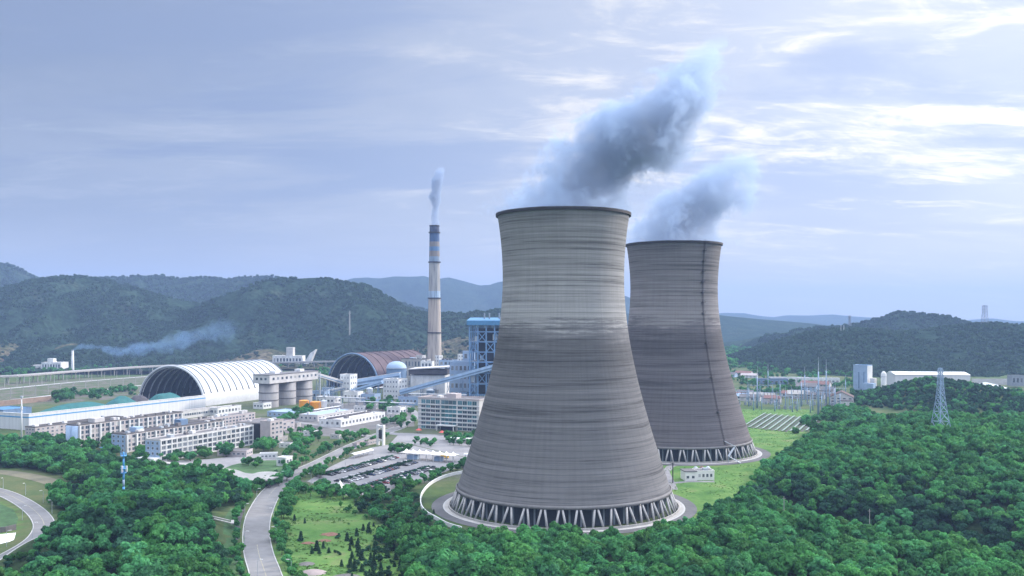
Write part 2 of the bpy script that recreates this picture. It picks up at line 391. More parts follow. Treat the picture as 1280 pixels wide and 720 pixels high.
# ------------------------------------------------------------------ roads and paved sheets
def offset_line(pts, d):
    out = []
    for i in range(len(pts)):
        a = np.array(pts[max(i - 1, 0)][:2]); b = np.array(pts[min(i + 1, len(pts) - 1)][:2])
        t = (b - a) / (np.linalg.norm(b - a) + 1e-9); n = np.array((t[1], -t[0]))
        out.append((pts[i][0] + n[0] * d, pts[i][1] + n[1] * d))
    return out
def strip(mb, pts, d0, d1, dz, mi=0, sub=1, z=None):
    A = offset_line(pts, d0); B = offset_line(pts, d1)
    for i in range(len(pts) - 1):
        q = [A[i], B[i], B[i + 1], A[i + 1]]
        v = [(x, y, (hz(x, y) if z is None else z) + dz) for x, y in q]
        if (q[1][0] - q[0][0]) * (q[3][1] - q[0][1]) - (q[1][1] - q[0][1]) * (q[3][0] - q[0][0]) < 0: v = v[::-1]
        mb.add(v, [(0, 1, 2, 3)], mi)
def dashes(mb, pts, d, w, ln, gap, dz):
    acc = 0; on = True; seg = []
    for i in range(len(pts) - 1):
        p = np.array(pts[i]); q = np.array(pts[i + 1]); n = max(1, int(np.linalg.norm(q - p)))
        for k in range(n):
            s = p + (q - p) * k / n; seg.append(tuple(s)); acc += np.linalg.norm(q - p) / n
            if acc > (ln if on else gap):
                if on and len(seg) > 1: strip(mb, seg, d - w / 2, d + w / 2, dz)
                seg = [tuple(s)]; acc = 0; on = not on
def road(name, pts, width, lines=True, dz=.10, mat='asphalt', kerb=True):
    mb = MB(); strip(mb, pts, -width / 2, width / 2, dz); struct(name, mb, M[mat])
    if kerb:
        k = MB()
        for s in (-1, 1):
            for a, b in zip((lambda q: q[:-1])(offset_line(pts, s * (width / 2 + .2))), offset_line(pts, s * (width / 2 + .2))[1:]):
                k.beam((a[0], a[1], hz(*a) + dz), (b[0], b[1], hz(*b) + dz), .4, .26)
        struct('kerb', k, M['kerb'])
    if lines:
        l = MB(); dashes(l, pts, 0, .26, 40, .5, dz + .03)
        struct('road_markings', l, M['paint'])
MAIN = spline(gpoly([(352, 800), (340, 745), (331, 715), (323, 690), (320.5, 665), (326, 641), (342, 613), (370, 592), (402, 577), (440, 558), (474, 543.5), (500, 534)]), 8)
road('main_road', MAIN, 11.5)
LEFT = spline(gpoly([(-90, 601), (-40, 606), (0, 615), (25, 626), (45, 640), (55, 655), (50, 670), (32, 688), (5, 706), (-30, 726), (-80, 752)]), 7)
road('country_road', LEFT, 9.0)
road('country_road', spline(gpoly([(-160, 499), (-40, 490), (0, 486.6), (90, 478), (182, 470.8), (260, 465)]), 5), 9, False, .15, 'kerb', False)
road('country_road', spline(gpoly([(-120, 513), (0, 501.5), (90, 491.5), (174, 482), (200, 479)]), 5), 8, False, .15, 'kerb', False)
TRACK = spline(gpoly([(-60, 588), (0, 590), (40, 596), (75, 606), (98, 618)]), 5)
mb = MB(); strip(mb, TRACK, -6, 6, .08); struct('dirt_path', mb, M['dirt'])
road('plant_road', spline(gpoly([(470, 548), (440, 540), (400, 532), (360, 526)]), 5), 7, False, .08, 'paving', False)
road('plant_road', spline(gpoly([(500, 534), (520, 520), (505, 507), (480, 500)]), 5), 8, False, .07, 'paving', False)
road('plant_road', spline(gpoly([(482, 541), (530, 546), (600, 552), (640, 556)]), 5), 12, False, .085, 'paving', False)
def sheet(name, poly, dz, mat):
    mb = MB(); n = len(poly); mb.add([(x, y, dz) for x, y in poly], [tuple(range(n))]); 
    o = struct(name, mb, M[mat])
    bm = bmesh.new(); bm.from_mesh(o.data); bmesh.ops.triangulate(bm, faces=bm.faces); bmesh.ops.recalc_face_normals(bm, faces=bm.faces)
    for f in bm.faces:
        if f.normal.z < 0: f.normal_flip()
    bm.to_mesh(o.data); bm.free(); return o
sheet('parking_pavement', gpoly([(384, 602), (412, 584), (462, 560), (500, 553), (586, 573), (578, 582), (545, 594), (505, 606), (470, 622), (440, 622), (412, 611)]), .05, 'paving')
sheet('plaza_pavement', gpoly([(486, 556), (500, 541), (602, 546), (640, 560), (620, 572), (586, 572.5), (502, 552.5)]), .04, 'paving')
sheet('plant_pavement', gpoly([(345, 520), (395, 508), (470, 500), (515, 505), (518, 533), (470, 536), (420, 546), (350, 541)]), .03, 'concrete_dark')
sheet('plant_pavement', gpoly([(330, 566), (345, 571), (362, 577), (350, 588), (330, 596), (285, 590), (240, 585), (205, 582), (205, 576), (260, 574)]), .03, 'paving')
sheet('coal_yard_pavement', gpoly([(20, 533), (40, 520), (180, 499), (250, 492), (255, 507), (40, 536)]), .03, 'concrete_dark')

def ring_sheet(name, c, r0, r1, dz, mat, n=96):
    mb = MB(); v = []
    for k in range(n):
        t = 2 * math.pi * k / n
        v += [(c[0] + r0 * math.cos(t), c[1] + r0 * math.sin(t), dz), (c[0] + r1 * math.cos(t), c[1] + r1 * math.sin(t), dz)]
    f = [(2 * k, 2 * k + 1, (2 * k + 3) % (2 * n), (2 * k + 2) % (2 * n)) for k in range(n)]
    mb.add(v, f); return struct(name, mb, M[mat])
for c in (T1, T2):
    ring_sheet('ring_road', c, 64.6, 70.5, .16, 'ringroad'); ring_sheet('basin_apron', c, 60.4, 63.6, .18, 'concrete'); ring_sheet('apron_kerb', c, 63.6, 64.5, .2, 'kerb')

# ------------------------------------------------------------------ hills
class Hill:
    def __init__(s, yr, yf, yb, prof, rough=.2, base=0.0, seed=0.0, gul=140.0):
        s.yr, s.yf, s.yb, s.rough, s.base, s.seed, s.gul = yr, yf, yb, rough, base, seed, gul
        s.px = [p[0] for p in prof]; s.pz = [zat(p[1], yr) for p in prof]
        s.x0 = (s.px[0] - CX) * yr / F; s.x1 = (s.px[-1] - CX) * yr / F
    def h(s, x, y):
        x = np.asarray(x, float); y = np.asarray(y, float)
        px = CX + F * x / s.yr
        top = np.interp(px, s.px, s.pz) - s.base
        yf = s.yf + (s.yr - s.yf) * .35 * (fbm(x / (s.gul * 2.2) + s.seed, x * 0 + s.seed * 3) - .5) * 2
        v = (y - yf) / (s.yr - yf)
        up = np.clip(v, 0, 1); f = up * up * (3 - 2 * up); f = .45 * f + .55 * up ** 1.15
        b = np.clip((s.yb - y) / (s.yb - s.yr), 0, 1); f = np.where(v > 1, b * b * (3 - 2 * b), f)
        n = np.abs(fbm(x / s.gul + s.seed, y / (s.gul * 1.6) + s.seed, 4) - .5) * 4     # ridged gullies
        n = (n - .55) * s.rough * np.sin(np.pi * np.clip(f, 0, 1)) ** .8
        edge = sstep(s.x0, s.x0 + (s.x1 - s.x0) * .05, x) * (1 - sstep(s.x1 - (s.x1 - s.x0) * .05, s.x1, x))
        return s.base - 3 + (top * np.clip(f + n, 0, 1.02) + 3) * edge + .012 * top * (fbm(x / 30 + s.seed, y / 30) - .5) * f
    def build(s, name, mat, nx=180, ny=50):
        xs = np.linspace(s.x0, s.x1, nx); ys = np.concatenate([np.linspace(s.yf - (s.yr - s.yf) * .3, s.yr, ny), np.linspace(s.yr, s.yb, ny // 3)[1:]])
        X, Y = np.meshgrid(xs, ys, indexing='ij'); Z = s.h(X, Y)
        ni, nj = X.shape; idx = np.arange(ni * nj).reshape(ni, nj)
        q = np.stack([idx[:-1, :-1], idx[1:, :-1], idx[1:, 1:], idx[:-1, 1:]], -1).reshape(-1, 4)
        me = bpy.data.meshes.new(name); me.from_pydata(np.stack([X, Y, Z], -1).reshape(-1, 3).tolist(), [], q.tolist())
        me.materials.append(mat); me.polygons.foreach_set('use_smooth', [True] * len(me.polygons))
        o = link(name, me); o['kind'] = 'structure'; return o
def hill_mat(name, stops, sc=.012, bare=.62):
    m, nt, out = new_mat(name); b = N(nt, 'ShaderNodeBsdfPrincipled', ins={'Roughness': 1.0}); b.inputs['Specular IOR Level'].default_value = 0
    tc = N(nt, 'ShaderNodeTexCoord')
    n = N(nt, 'ShaderNodeTexNoise', ins={'Scale': sc, 'Detail': 9.0, 'Roughness': .68}); L(nt, tc.outputs['Object'], n.inputs['Vector'])
    r = ramp(nt, stops); L(nt, n.outputs[0], r.inputs[0])
    n2 = N(nt, 'ShaderNodeTexNoise', ins={'Scale': .11, 'Detail': 3.0}); L(nt, tc.outputs['Object'], n2.inputs['Vector'])
    r2 = ramp(nt, [(.38, g3(.45)), (.6, g3(1.35))]); L(nt, n2.outputs[0], r2.inputs[0])
    x = N(nt, 'ShaderNodeMix', data_type='RGBA', blend_type='MULTIPLY'); x.inputs[0].default_value = .8; L(nt, r.outputs[0], x.inputs[6]); L(nt, r2.outputs[0], x.inputs[7])
    L(nt, x.outputs[2], b.inputs['Base Color'])
    bp = N(nt, 'ShaderNodeBump', ins={'Strength': .8, 'Distance': 6.0}); L(nt, n2.outputs[0], bp.inputs['Height']); L(nt, bp.outputs[0], b.inputs['Normal'])
    L(nt, b.outputs[0], out.inputs[0]); return m
M['hill'] = hill_mat('wooded_hill', [(.36, (.014, .030, .021)), (.56, (.026, .048, .032)), (.72, (.048, .062, .042)), (.84, (.08, .078, .055))])
M['hill_bare'] = hill_mat('terraced_hill', [(.34, (.035, .055, .03)), (.5, (.08, .08, .05)), (.66, (.15, .12, .085))], .02)
HL = {}
HL['back'] = Hill(3600, 2700, 4600, [(-900, 380), (-500, 345), (-200, 338), (-60, 333), (0, 330), (8, 332), (20, 338), (32, 345), (45, 350), (75, 352), (110, 349), (140, 347), (150, 348), (165, 345.5), (185, 347), (200, 345.5), (215, 348.5), (230, 349.5), (245, 347), (262, 347), (275, 350), (290, 349.5), (305, 347), (320, 346.5), (340, 346), (352, 348), (362, 350), (400, 354), (450, 367), (520, 385), (600, 396)], .14, 0, 1.7, 260)
HL['left'] = Hill(2450, 1820, 3100, [(-900, 385), (-300, 372), (-120, 366), (-40, 366), (0, 361), (20, 356), (44, 350), (58, 348.5), (75, 346), (95, 345.5), (115, 347), (135, 351), (150, 355), (168, 360), (185, 366), (215, 374), (250, 381), (300, 392), (340, 405), (400, 425)], .22, 0, 4.1, 150)
HL['mid'] = Hill(2300, 1880, 3000, [(150, 425), (200, 402), (240, 387), (255, 380), (275, 372), (290, 366), (320, 355), (335, 351), (350, 348.5), (365, 348.5), (385, 347.5), (400, 347), (420, 351), (440, 354), (455, 356.5), (470, 363), (480, 369), (490, 375), (510, 386), (535, 392), (560, 392), (580, 393), (592, 390), (605, 391), (625, 386), (660, 390), (720, 400), (800, 415), (880, 430)], .22, 0, 8.3, 150)
HL['foot'] = Hill(2000, 1830, 2250, [(-300, 430), (-60, 436), (-20, 431), (12, 429), (24, 436), (38, 444), (48, 446), (62, 439), (78, 431), (92, 429), (106, 437), (120, 447), (140, 454), (200, 452), (250, 446), (300, 440), (335, 436), (380, 446), (420, 452), (480, 445), (540, 430), (580, 420), (640, 428), (720, 440)], .2, 0, 2.9, 90)
HL['blue'] = Hill(6500, 5200, 8000, [(300, 385), (380, 366), (430, 351), (442, 347.5), (458, 347), (475, 348), (492, 345.5), (512, 346), (530, 345), (545, 349.5), (560, 346.5), (570, 349), (582, 352), (600, 357), (612, 356), (620, 353.5), (640, 349), (700, 348), (760, 360), (800, 378), (860, 392)], .14, 0, 6.6, 420)
HL['right'] = Hill(1950, 1480, 2350, [(870, 472), (900, 458), (915, 447), (930, 441), (945, 437), (960, 431.5), (985, 424), (1010, 417), (1030, 413.5), (1050, 411.5), (1080, 411), (1100, 413), (1130, 415), (1160, 413.5), (1190, 409), (1210, 406.5), (1230, 404), (1250, 404.5), (1280, 406), (1400, 408), (1600, 420), (1900, 440)], .2, 0, 3.3, 120)
HL['peak'] = Hill(2550, 2200, 3100, [(940, 425), (980, 417), (1000, 413), (1040, 409), (1060, 408), (1080, 405), (1100, 399), (1112, 394), (1122, 391), (1132, 390), (1145, 392.5), (1158, 393.5), (1170, 395), (1190, 397), (1202, 401), (1215, 406), (1240, 411), (1300, 420), (1400, 432)], .15, 0, 7.7, 160)
HL['low'] = Hill(3000, 2700, 3300, [(860, 432), (900, 428), (918, 427), (935, 424), (950, 420.5), (968, 420), (985, 424), (1000, 430), (1040, 438)], .12, 0, 9.2, 160)
HL['mist'] = Hill(4300, 3400, 5200, [(760, 395), (800, 390), (850, 389), (897, 393.5), (912, 395.5), (930, 397), (950, 399), (975, 401), (1000, 403), (1020, 405), (1060, 411), (1100, 420)], .12, 0, 5.5, 300)
HL['pale'] = Hill(9500, 8000, 11000, [(820, 395), (880, 393), (905, 391), (930, 391.5), (950, 395), (968, 396.5), (985, 394), (1010, 394.5), (1040, 393), (1065, 395.5), (1090, 397), (1150, 398), (1180, 400), (1210, 400.5), (1240, 398), (1262, 401), (1290, 402), (1400, 396), (1700, 399)], .1, 0, 1.1, 500)
for k, h in HL.items():
    n = {'foot': (260, 60), 'left': (260, 90), 'mid': (260, 90), 'right': (240, 80)}.get(k, (200, 44))
    h.build('hill', M['hill_bare'] if k == 'foot' else M['hill'], *n)

# ------------------------------------------------------------------ sky, sun, air, camera
SUN_EL, SUN_AZ = math.radians(24), math.radians(62)       # azimuth from the view direction towards the right
sd = Vector((math.sin(SUN_AZ) * math.cos(SUN_EL), math.cos(SUN_AZ) * math.cos(SUN_EL), math.sin(SUN_EL)))
sl = bpy.data.lights.new('sun', 'SUN'); sl.energy = 3.6; sl.angle = math.radians(6); sl.color = (1.0, .90, .80)
so = bpy.data.objects.new('sun', sl); COL.objects.link(so); so.rotation_euler = sd.to_track_quat('Z', 'Y').to_euler(); so.location = (300, 0, 600)

wd = bpy.data.worlds.new('World'); SC.world = wd; wd.use_nodes = True; nt = wd.node_tree; nt.nodes.clear()
wo = N(nt, 'ShaderNodeOutputWorld'); bg = N(nt, 'ShaderNodeBackground'); L(nt, bg.outputs[0], wo.inputs[0])
sky = N(nt, 'ShaderNodeTexSky'); sky.sky_type = 'NISHITA'; sky.sun_disc = False; sky.sun_elevation = SUN_EL; sky.sun_rotation = SUN_AZ
sky.air_density = 1.0; sky.dust_density = 2.0; sky.altitude = 100
tc = N(nt, 'ShaderNodeTexCoord'); sx = N(nt, 'ShaderNodeSeparateXYZ'); L(nt, tc.outputs['Generated'], sx.inputs[0])
def math_(op, a, b=None, c=None, clamp=False):
    n = N(nt, 'ShaderNodeMath', operation=op, use_clamp=clamp)
    for i, v in enumerate((a, b, c)):
        if v is None: continue
        if isinstance(v, (int, float)): n.inputs[i].default_value = v
        else: L(nt, v, n.inputs[i])
    return n.outputs[0]
def cmix(f, a, b, bt='MIX'):
    x = N(nt, 'ShaderNodeMix', data_type='RGBA', blend_type=bt)
    for s, v in ((0, f), (6, a), (7, b)):
        if isinstance(v, (int, float)): x.inputs[s].default_value = v
        elif isinstance(v, tuple): x.inputs[s].default_value = (*v, 1)
        else: L(nt, v, x.inputs[s])
    return x.outputs[2]
def rmap(v, a, b, lo=0.0, hi=1.0, smooth=True):
    n = N(nt, 'ShaderNodeMapRange', ins={'From Min': a, 'From Max': b, 'To Min': lo, 'To Max': hi}); n.interpolation_type = 'SMOOTHSTEP' if smooth else 'LINEAR'
    L(nt, v, n.inputs[0]); return n.outputs[0]
zc = math_('MAXIMUM', sx.outputs['Z'], 0.0)
den = math_('ADD', zc, .16)
cb = N(nt, 'ShaderNodeCombineXYZ'); L(nt, math_('DIVIDE', sx.outputs['X'], den), cb.inputs[0]); L(nt, math_('DIVIDE', sx.outputs['Y'], den), cb.inputs[1])
def cloud(scale, loc, detail, rough, stretch=(1, 1, 1), dist=0.0):
    mp = N(nt, 'ShaderNodeMapping'); mp.inputs['Scale'].default_value = stretch; mp.inputs['Location'].default_value = loc; L(nt, cb.outputs[0], mp.inputs[0])
    n = N(nt, 'ShaderNodeTexNoise', ins={'Scale': scale, 'Detail': detail, 'Roughness': rough, 'Distortion': dist}); L(nt, mp.outputs[0], n.inputs['Vector']); return n.outputs[0]
# towards the sun (right of the frame) the layer is thin and bright
dotn = N(nt, 'ShaderNodeVectorMath', operation='DOT_PRODUCT'); L(nt, tc.outputs['Generated'], dotn.inputs[0]); dotn.inputs[1].default_value = Vector((.56, 1.0, .27)).normalized()
glow = rmap(dotn.outputs['Value'], .70, .99)
c1 = cloud(.55, (3.1, 1.2, 0), 6.0, .55, (1, 1.0, 1), .4)        # large soft banks
c2 = cloud(1.5, (7.4, 2.6, 0), 8.0, .62, (.8, 1.6, 1), .6)       # streaky patches
c3 = cloud(5.0, (1.7, 4.4, 0), 6.0, .65, (.8, 1.5, 1), .8)       # torn edges
blue = cmix(glow, (.355, .44, .65), (.50, .575, .77))
grey = cmix(glow, (.50, .57, .75), (.66, .71, .83))
layer = cmix(rmap(c1, .36, .62), blue, grey)
hl_amt = math_('MULTIPLY', rmap(math_('ADD', math_('ADD', math_('MULTIPLY', c2, .62), math_('MULTIPLY', c3, .38)), math_('MULTIPLY', glow, .03)), .50, .66), math_('ADD', math_('MULTIPLY', glow, .62), .50), None, True)
bright = cmix(glow, (.66, .72, .87), (1.08, 1.03, .96))
lay2 = cmix(hl_amt, layer, bright)
dk_amt = math_('MULTIPLY', rmap(cloud(1.1, (11.0, .4, 0), 6.0, .58, (.7, 1.8, 1), .5), .46, .63), .92)
lay3 = cmix(dk_amt, lay2, cmix(glow, (.36, .45, .69), (.47, .55, .76)))
hor = cmix(rmap(sx.outputs['X'], -.5, .55), (.60, .645, .76), (.67, .675, .72))
lay4 = cmix(rmap(zc, .01, .17, .9, 0.0), lay3, hor)
# overcast overhead and behind the viewer is brighter than the low sky in view
over = rmap(zc, .36, .80, 1.0, OVER)
back = rmap(sx.outputs['X'], -.7, .8, .72, 1.3)
gain = math_('MULTIPLY', over, back)
lay4 = cmix(rmap(zc, .36, .7), lay4, (.52, .545, .59))
lit = N(nt, 'ShaderNodeVectorMath', operation='SCALE'); L(nt, lay4, lit.inputs[0]); L(nt, gain, lit.inputs['Scale'])
sks = N(nt, 'ShaderNodeVectorMath', operation='SCALE'); L(nt, sky.outputs[0], sks.inputs[0]); sks.inputs['Scale'].default_value = .10
fin = cmix(.14, lit.outputs[0], sks.outputs[0])
L(nt, fin, bg.inputs[0]); bg.inputs[1].default_value = SKYS

hb = MB().box(-9400, 9400, -900, 14000, -60, 560)
hm, hnt, hout = new_mat('air'); pv = N(hnt, 'ShaderNodeVolumePrincipled'); pv.inputs['Color'].default_value = (.35, .50, .86, 1); pv.inputs['Density'].default_value = HAZE; pv.inputs['Anisotropy'].default_value = .0
L(hnt, pv.outputs[0], hout.inputs['Volume'])
hz_o = hb.build('haze', hm); tag(hz_o, 'pale blue haze over the whole valley', None, None, 'stuff')

cam = bpy.data.cameras.new('camera'); co = bpy.data.objects.new('camera', cam); COL.objects.link(co)
co.location = (0, 0, CAMZ); co.rotation_euler = (math.pi / 2, 0, 0); cam.sensor_width = 36; cam.lens = 36 * F / 1280; cam.shift_y = 38 / 1280; cam.clip_start = 1; cam.clip_end = 40000
SC.camera = co
SC.view_settings.view_transform = 'Standard'; SC.view_settings.look = 'None'; SC.view_settings.exposure = EXPO; SC.view_settings.gamma = 1; SC.view_settings.use_curve_mapping = False
cy = SC.cycles; cy.max_bounces = 5; cy.diffuse_bounces = 3; cy.glossy_bounces = 2; cy.transmission_bounces = 2; cy.transparent_max_bounces = 8; cy.volume_bounces = 1
cy.use_denoising = True; cy.use_adaptive_sampling = True; cy.adaptive_threshold = .008; cy.denoising_prefilter = 'ACCURATE'; cy.sample_clamp_indirect = 6
SC.render.engine = 'CYCLES'
# ------------------------------------------------------------------ cooling towers
def rad(z): return 32.5 * math.sqrt(1 + ((z - 122) / 78.0) ** 2)
ZB, ZT = 9.6, 155.6
def tower(label, c, mat):
    t = thing('cooling_tower', label, 'cooling tower', (c[0], c[1], 0), 0, 'concrete cooling towers of the power station')
    prof = [(rad(z), z) for z in np.linspace(ZB, ZT, 74)]
    prof = prof + [(r - .9, z) for r, z in prof[::-1]]; prof.append(prof[0])
    MB().lathe(prof, 160).build('shell', mat, t, True)
    rt = rad(ZT)
    MB().lathe([(rt + .02, ZT - 1.2), (rt + .85, ZT - 1.1), (rt + .9, ZT + .4), (rt + .75, ZT + .4), (rt + .7, ZT - .5), (rt - 1.1, ZT - .7), (rt - 1.1, ZT - .2)], 160).build('rim', M['greysteel_dark'], t)
    rb = rad(ZB)
    MB().lathe([(rb + .02, ZB + 1.1), (rb + .55, ZB + .9), (rb + .65, ZB - .5), (rb - 1.1, ZB - .5), (rb - 1.1, ZB)], 160).build('ring_beam', M['beam'], t, True)
    n = 42; base = None
    for k in range(n):
        for s in (-1, 1):
            a0 = 2 * math.pi * (k + .30 * s) / n; a1 = 2 * math.pi * (k + .09 * s) / n
            p0 = (60.2 * math.cos(a0), 60.2 * math.sin(a0), .2); p1 = (rb * math.cos(a1) - .1 * math.cos(a1), rb * math.sin(a1), ZB - .45)
            MB().tube([p0, p1], [.62, .55], 7).build('column', M['column'], t, True)
    MB().lathe([(61.5, -.5), (61.5, 1.2), (61.0, 1.2), (61.0, .35)], 120).build('basin_wall', M['concrete'], t)
    f = MB(); f.lathe([(53.5, .2), (53.5, 9.3)], 120)
    f.build('fill', M['dark'], t)
    for k in range(60):
        a = 2 * math.pi * k / 60
        if math.sin(a) < .35:
            MB().beam((53.9 * math.cos(a), 53.9 * math.sin(a), .3), (53.9 * math.cos(a), 53.9 * math.sin(a), 9.2), .5, .9).build('fill_post', M['greysteel'], t)
    return t
M['greysteel_dark'] = surf('dark_rim_steel', (.035, .03, .034), .7, .3, .4)
tw1 = tower('nearest and tallest concrete cooling tower with a pale washed band half way up its shell', T1, M['shell_a'])
tw2 = tower('violet grey cooling tower standing behind the nearest one with a ladder up its side', T2, M['shell_b'])
a = math.radians(-90 + 28.5)
ld = MB(); pl = MB()
zs = list(np.linspace(ZB + 2, ZT + 1.2, 60)); P = []
for z in zs: P.append(((rad(z) + .55) * math.cos(a), (rad(z) + .55) * math.sin(a), z))
tx, ty = -math.sin(a), math.cos(a)
for s in (-.45, .45): ld.tube([(p[0] + tx * s, p[1] + ty * s, p[2]) for p in P], .12, 5)
for i in range(len(P) - 1):
    for k in (0, .5):
        q = [P[i][j] * (1 - k) + P[i + 1][j] * k for j in range(3)]
        ld.beam((q[0] - tx * .45, q[1] - ty * .45, q[2]), (q[0] + tx * .45, q[1] + ty * .45, q[2]), .1)
ld.build('ladder', M['greysteel_dark'], tw2)
for z in list(np.linspace(104, 149, 7)) + [34, 58, 82]:
    r = rad(z); o = (math.cos(a), math.sin(a)); m = MB()
    m.beam(((r - .2) * o[0], (r - .2) * o[1], z), ((r + 1.9) * o[0], (r + 1.9) * o[1], z), 2.6, .2)
    pf = m.build('platform', M['greysteel_dark'], tw2); m = MB()
    for s in (-1.2, 1.2): m.beam(((r + 1.8) * o[0] + tx * s, (r + 1.8) * o[1] + ty * s, z + .1), ((r + 1.8) * o[0] + tx * s, (r + 1.8) * o[1] + ty * s, z + 1.2), .12)
    m.beam(((r + 1.8) * o[0] - tx * 1.2, (r + 1.8) * o[1] - ty * 1.2, z + 1.2), ((r + 1.8) * o[0] + tx * 1.2, (r + 1.8) * o[1] + ty * 1.2, z + 1.2), .14); m.build('railing', M['greysteel_dark'], pf)
st = MB(); q0 = [(rad(14) + 1) * math.cos(a), (rad(14) + 1) * math.sin(a), 14]
st.beam(q0, (q0[0] + 7, q0[1] - .5, 10.5), 1.6, .4); st.beam((q0[0] + 7, q0[1] - .5, 10.5), (q0[0] + 1, q0[1] - 7, 4.5), 1.4, .35); st.beam((q0[0] + 1, q0[1] - 7, 4.5), (q0[0] + 9, q0[1] - 10, 0), 1.4, .35)
st.beam((q0[0] + 7, q0[1] - .5, 0), (q0[0] + 7, q0[1] - .5, 10.5), .4); st.beam((q0[0] + 1, q0[1] - 7, 0), (q0[0] + 1, q0[1] - 7, 4.5), .4)
st.build('stair', M['steel'], tw2)

# white retaining wall beside the nearest tower
wl = spline(gpoly([(592, 589), (560, 596), (540, 605), (528, 618), (526, 632), (532, 642), (545, 650), (560, 658), (577, 663)]), 6)
mb = MB()
for p, q in zip(wl[:-1], wl[1:]): mb.beam((*p, .9), (*q, .9), .5, 1.9)
tag(mb.build('retaining_wall', M['whitewall']), 'low white wall curving around the ring road of the nearest cooling tower', 'wall')
mb = MB(); wl2 = spline(gpoly([(548, 590), (575, 581), (600, 573.5), (640, 566)]), 5)
for p, q in zip(wl2[:-1], wl2[1:]): mb.beam((*p, .8), (*q, .8), .4, 1.6)
tag(mb.build('boundary_wall', M['whitewall']), 'straight white boundary wall between the car park and the nearest cooling tower', 'wall')

# ------------------------------------------------------------------ steam and smoke
def plume(name, label, loc, pts, dens, color, ns=.05, nd=6.0, amt=1.3, aniso=.2, horiz=False, rough=.62):
    """pts: (drift, along, radius, density) in metres from loc; a hull round the axis, density falling off from the axis and torn by noise"""
    A = max(p[1] for p in pts); D0 = min(p[0] for p in pts); D1 = max(p[0] for p in pts) + 1e-3; RM = max(p[2] for p in pts)
    arr = np.array(pts, float); t = np.linspace(0, A, 26)
    xc = np.interp(t, arr[:, 1], arr[:, 0]); rr = np.interp(t, arr[:, 1], arr[:, 2])
    hull = MB()
    n = 18
    for i in range(len(t)):
        for k in range(n):
            w = 2 * math.pi * k / n; r = rr[i] * 1.7 + 1
            if i == 0 or i == len(t) - 1: r *= .8
            x = xc[i] + r * math.cos(w); y = r * math.sin(w)
            hull.v.append((t[i], y, x) if horiz else (x, y, t[i]))
    for i in range(len(t) - 1):
        for k in range(n):
            q = (i * n + k, i * n + (k + 1) % n, (i + 1) * n + (k + 1) % n, (i + 1) * n + k); hull.f.append(q if not horiz else q[::-1]); hull.m.append(0)
    hull.f.append(tuple(range(n))[::-1] if not horiz else tuple(range(n))); hull.m.append(0)
    e = tuple((len(t) - 1) * n + k for k in range(n)); hull.f.append(e if not horiz else e[::-1]); hull.m.append(0)
    m, nt, out = new_mat(name + '_vapour')
    def mth(op, a_, b_=None, c_=None, cl=False):
        nd_ = N(nt, 'ShaderNodeMath', operation=op, use_clamp=cl)
        for i_, v in enumerate((a_, b_, c_)):
            if v is None: continue
            if isinstance(v, (int, float)): nd_.inputs[i_].default_value = v
            else: L(nt, v, nd_.inputs[i_])
        return nd_.outputs[0]
    tc = N(nt, 'ShaderNodeTexCoord'); s = N(nt, 'ShaderNodeSeparateXYZ'); L(nt, tc.outputs['Object'], s.inputs[0])
    al, dr = (s.outputs['X'], s.outputs['Z']) if horiz else (s.outputs['Z'], s.outputs['X'])
    v = mth('DIVIDE', al, A, None, True)
    r = ramp(nt, [(max(0, min(1, p[1] / A)), ((p[0] - D0) / (D1 - D0), p[2] / RM, p[3])) for p in pts], 'EASE'); L(nt, v, r.inputs[0])
    cs = N(nt, 'ShaderNodeSeparateColor'); L(nt, r.outputs[0], cs.inputs[0])
    cx = mth('MULTIPLY_ADD', cs.outputs[0], D1 - D0, D0); R_ = mth('MULTIPLY', cs.outputs[1], RM)
    dx = mth('SUBTRACT', dr, cx); d2 = mth('ADD', mth('MULTIPLY', dx, dx), mth('MULTIPLY', s.outputs['Y'], s.outputs['Y']))
    d = mth('DIVIDE', mth('SQRT', d2), R_); ws_ = N(nt, 'ShaderNodeSeparateColor')
    wn = N(nt, 'ShaderNodeTexNoise', ins={'Scale': ns * .55, 'Detail': 2.0}); L(nt, tc.outputs['Object'], wn.inputs['Vector'])
    n1 = N(nt, 'ShaderNodeTexNoise', ins={'Scale': ns, 'Detail': nd, 'Roughness': rough, 'Distortion': .6}); L(nt, tc.outputs['Object'], n1.inputs['Vector'])
    L(nt, wn.outputs['Color'], ws_.inputs[0]); wv = mth('MULTIPLY', R_, 2.2)
    dx2 = mth('ADD', dx, mth('MULTIPLY', mth('SUBTRACT', ws_.outputs[0], .5), wv)); dy2 = mth('ADD', s.outputs['Y'], mth('MULTIPLY', mth('SUBTRACT', ws_.outputs[1], .5), wv))
    dd = mth('DIVIDE', mth('SQRT', mth('ADD', mth('MULTIPLY', dx2, dx2), mth('MULTIPLY', dy2, dy2))), R_)
    n2 = N(nt, 'ShaderNodeTexNoise', ins={'Scale': ns * 4.5, 'Detail': 5.0, 'Roughness': .65, 'Distortion': 1.2}); L(nt, tc.outputs['Object'], n2.inputs['Vector'])
    e_ = mth('ADD', mth('ADD', dd, mth('MULTIPLY', mth('SUBTRACT', n1.outputs[0], .5), amt)), mth('MULTIPLY', mth('SUBTRACT', n2.outputs[0], .5), amt * .42))
    mr = N(nt, 'ShaderNodeMapRange', ins={'From Min': .96, 'From Max': .78, 'To Min': 0, 'To Max': 1}); mr.interpolation_type = 'SMOOTHSTEP'; L(nt, e_, mr.inputs[0])
    cut = mth('MULTIPLY', mr.outputs[0], N_clip(nt, mth, d))
    de = mth('MULTIPLY', mth('MULTIPLY', cut, cs.outputs[2]), dens)
    pv = N(nt, 'ShaderNodeVolumePrincipled'); pv.inputs['Color'].default_value = (*color, 1); pv.inputs['Anisotropy'].default_value = aniso
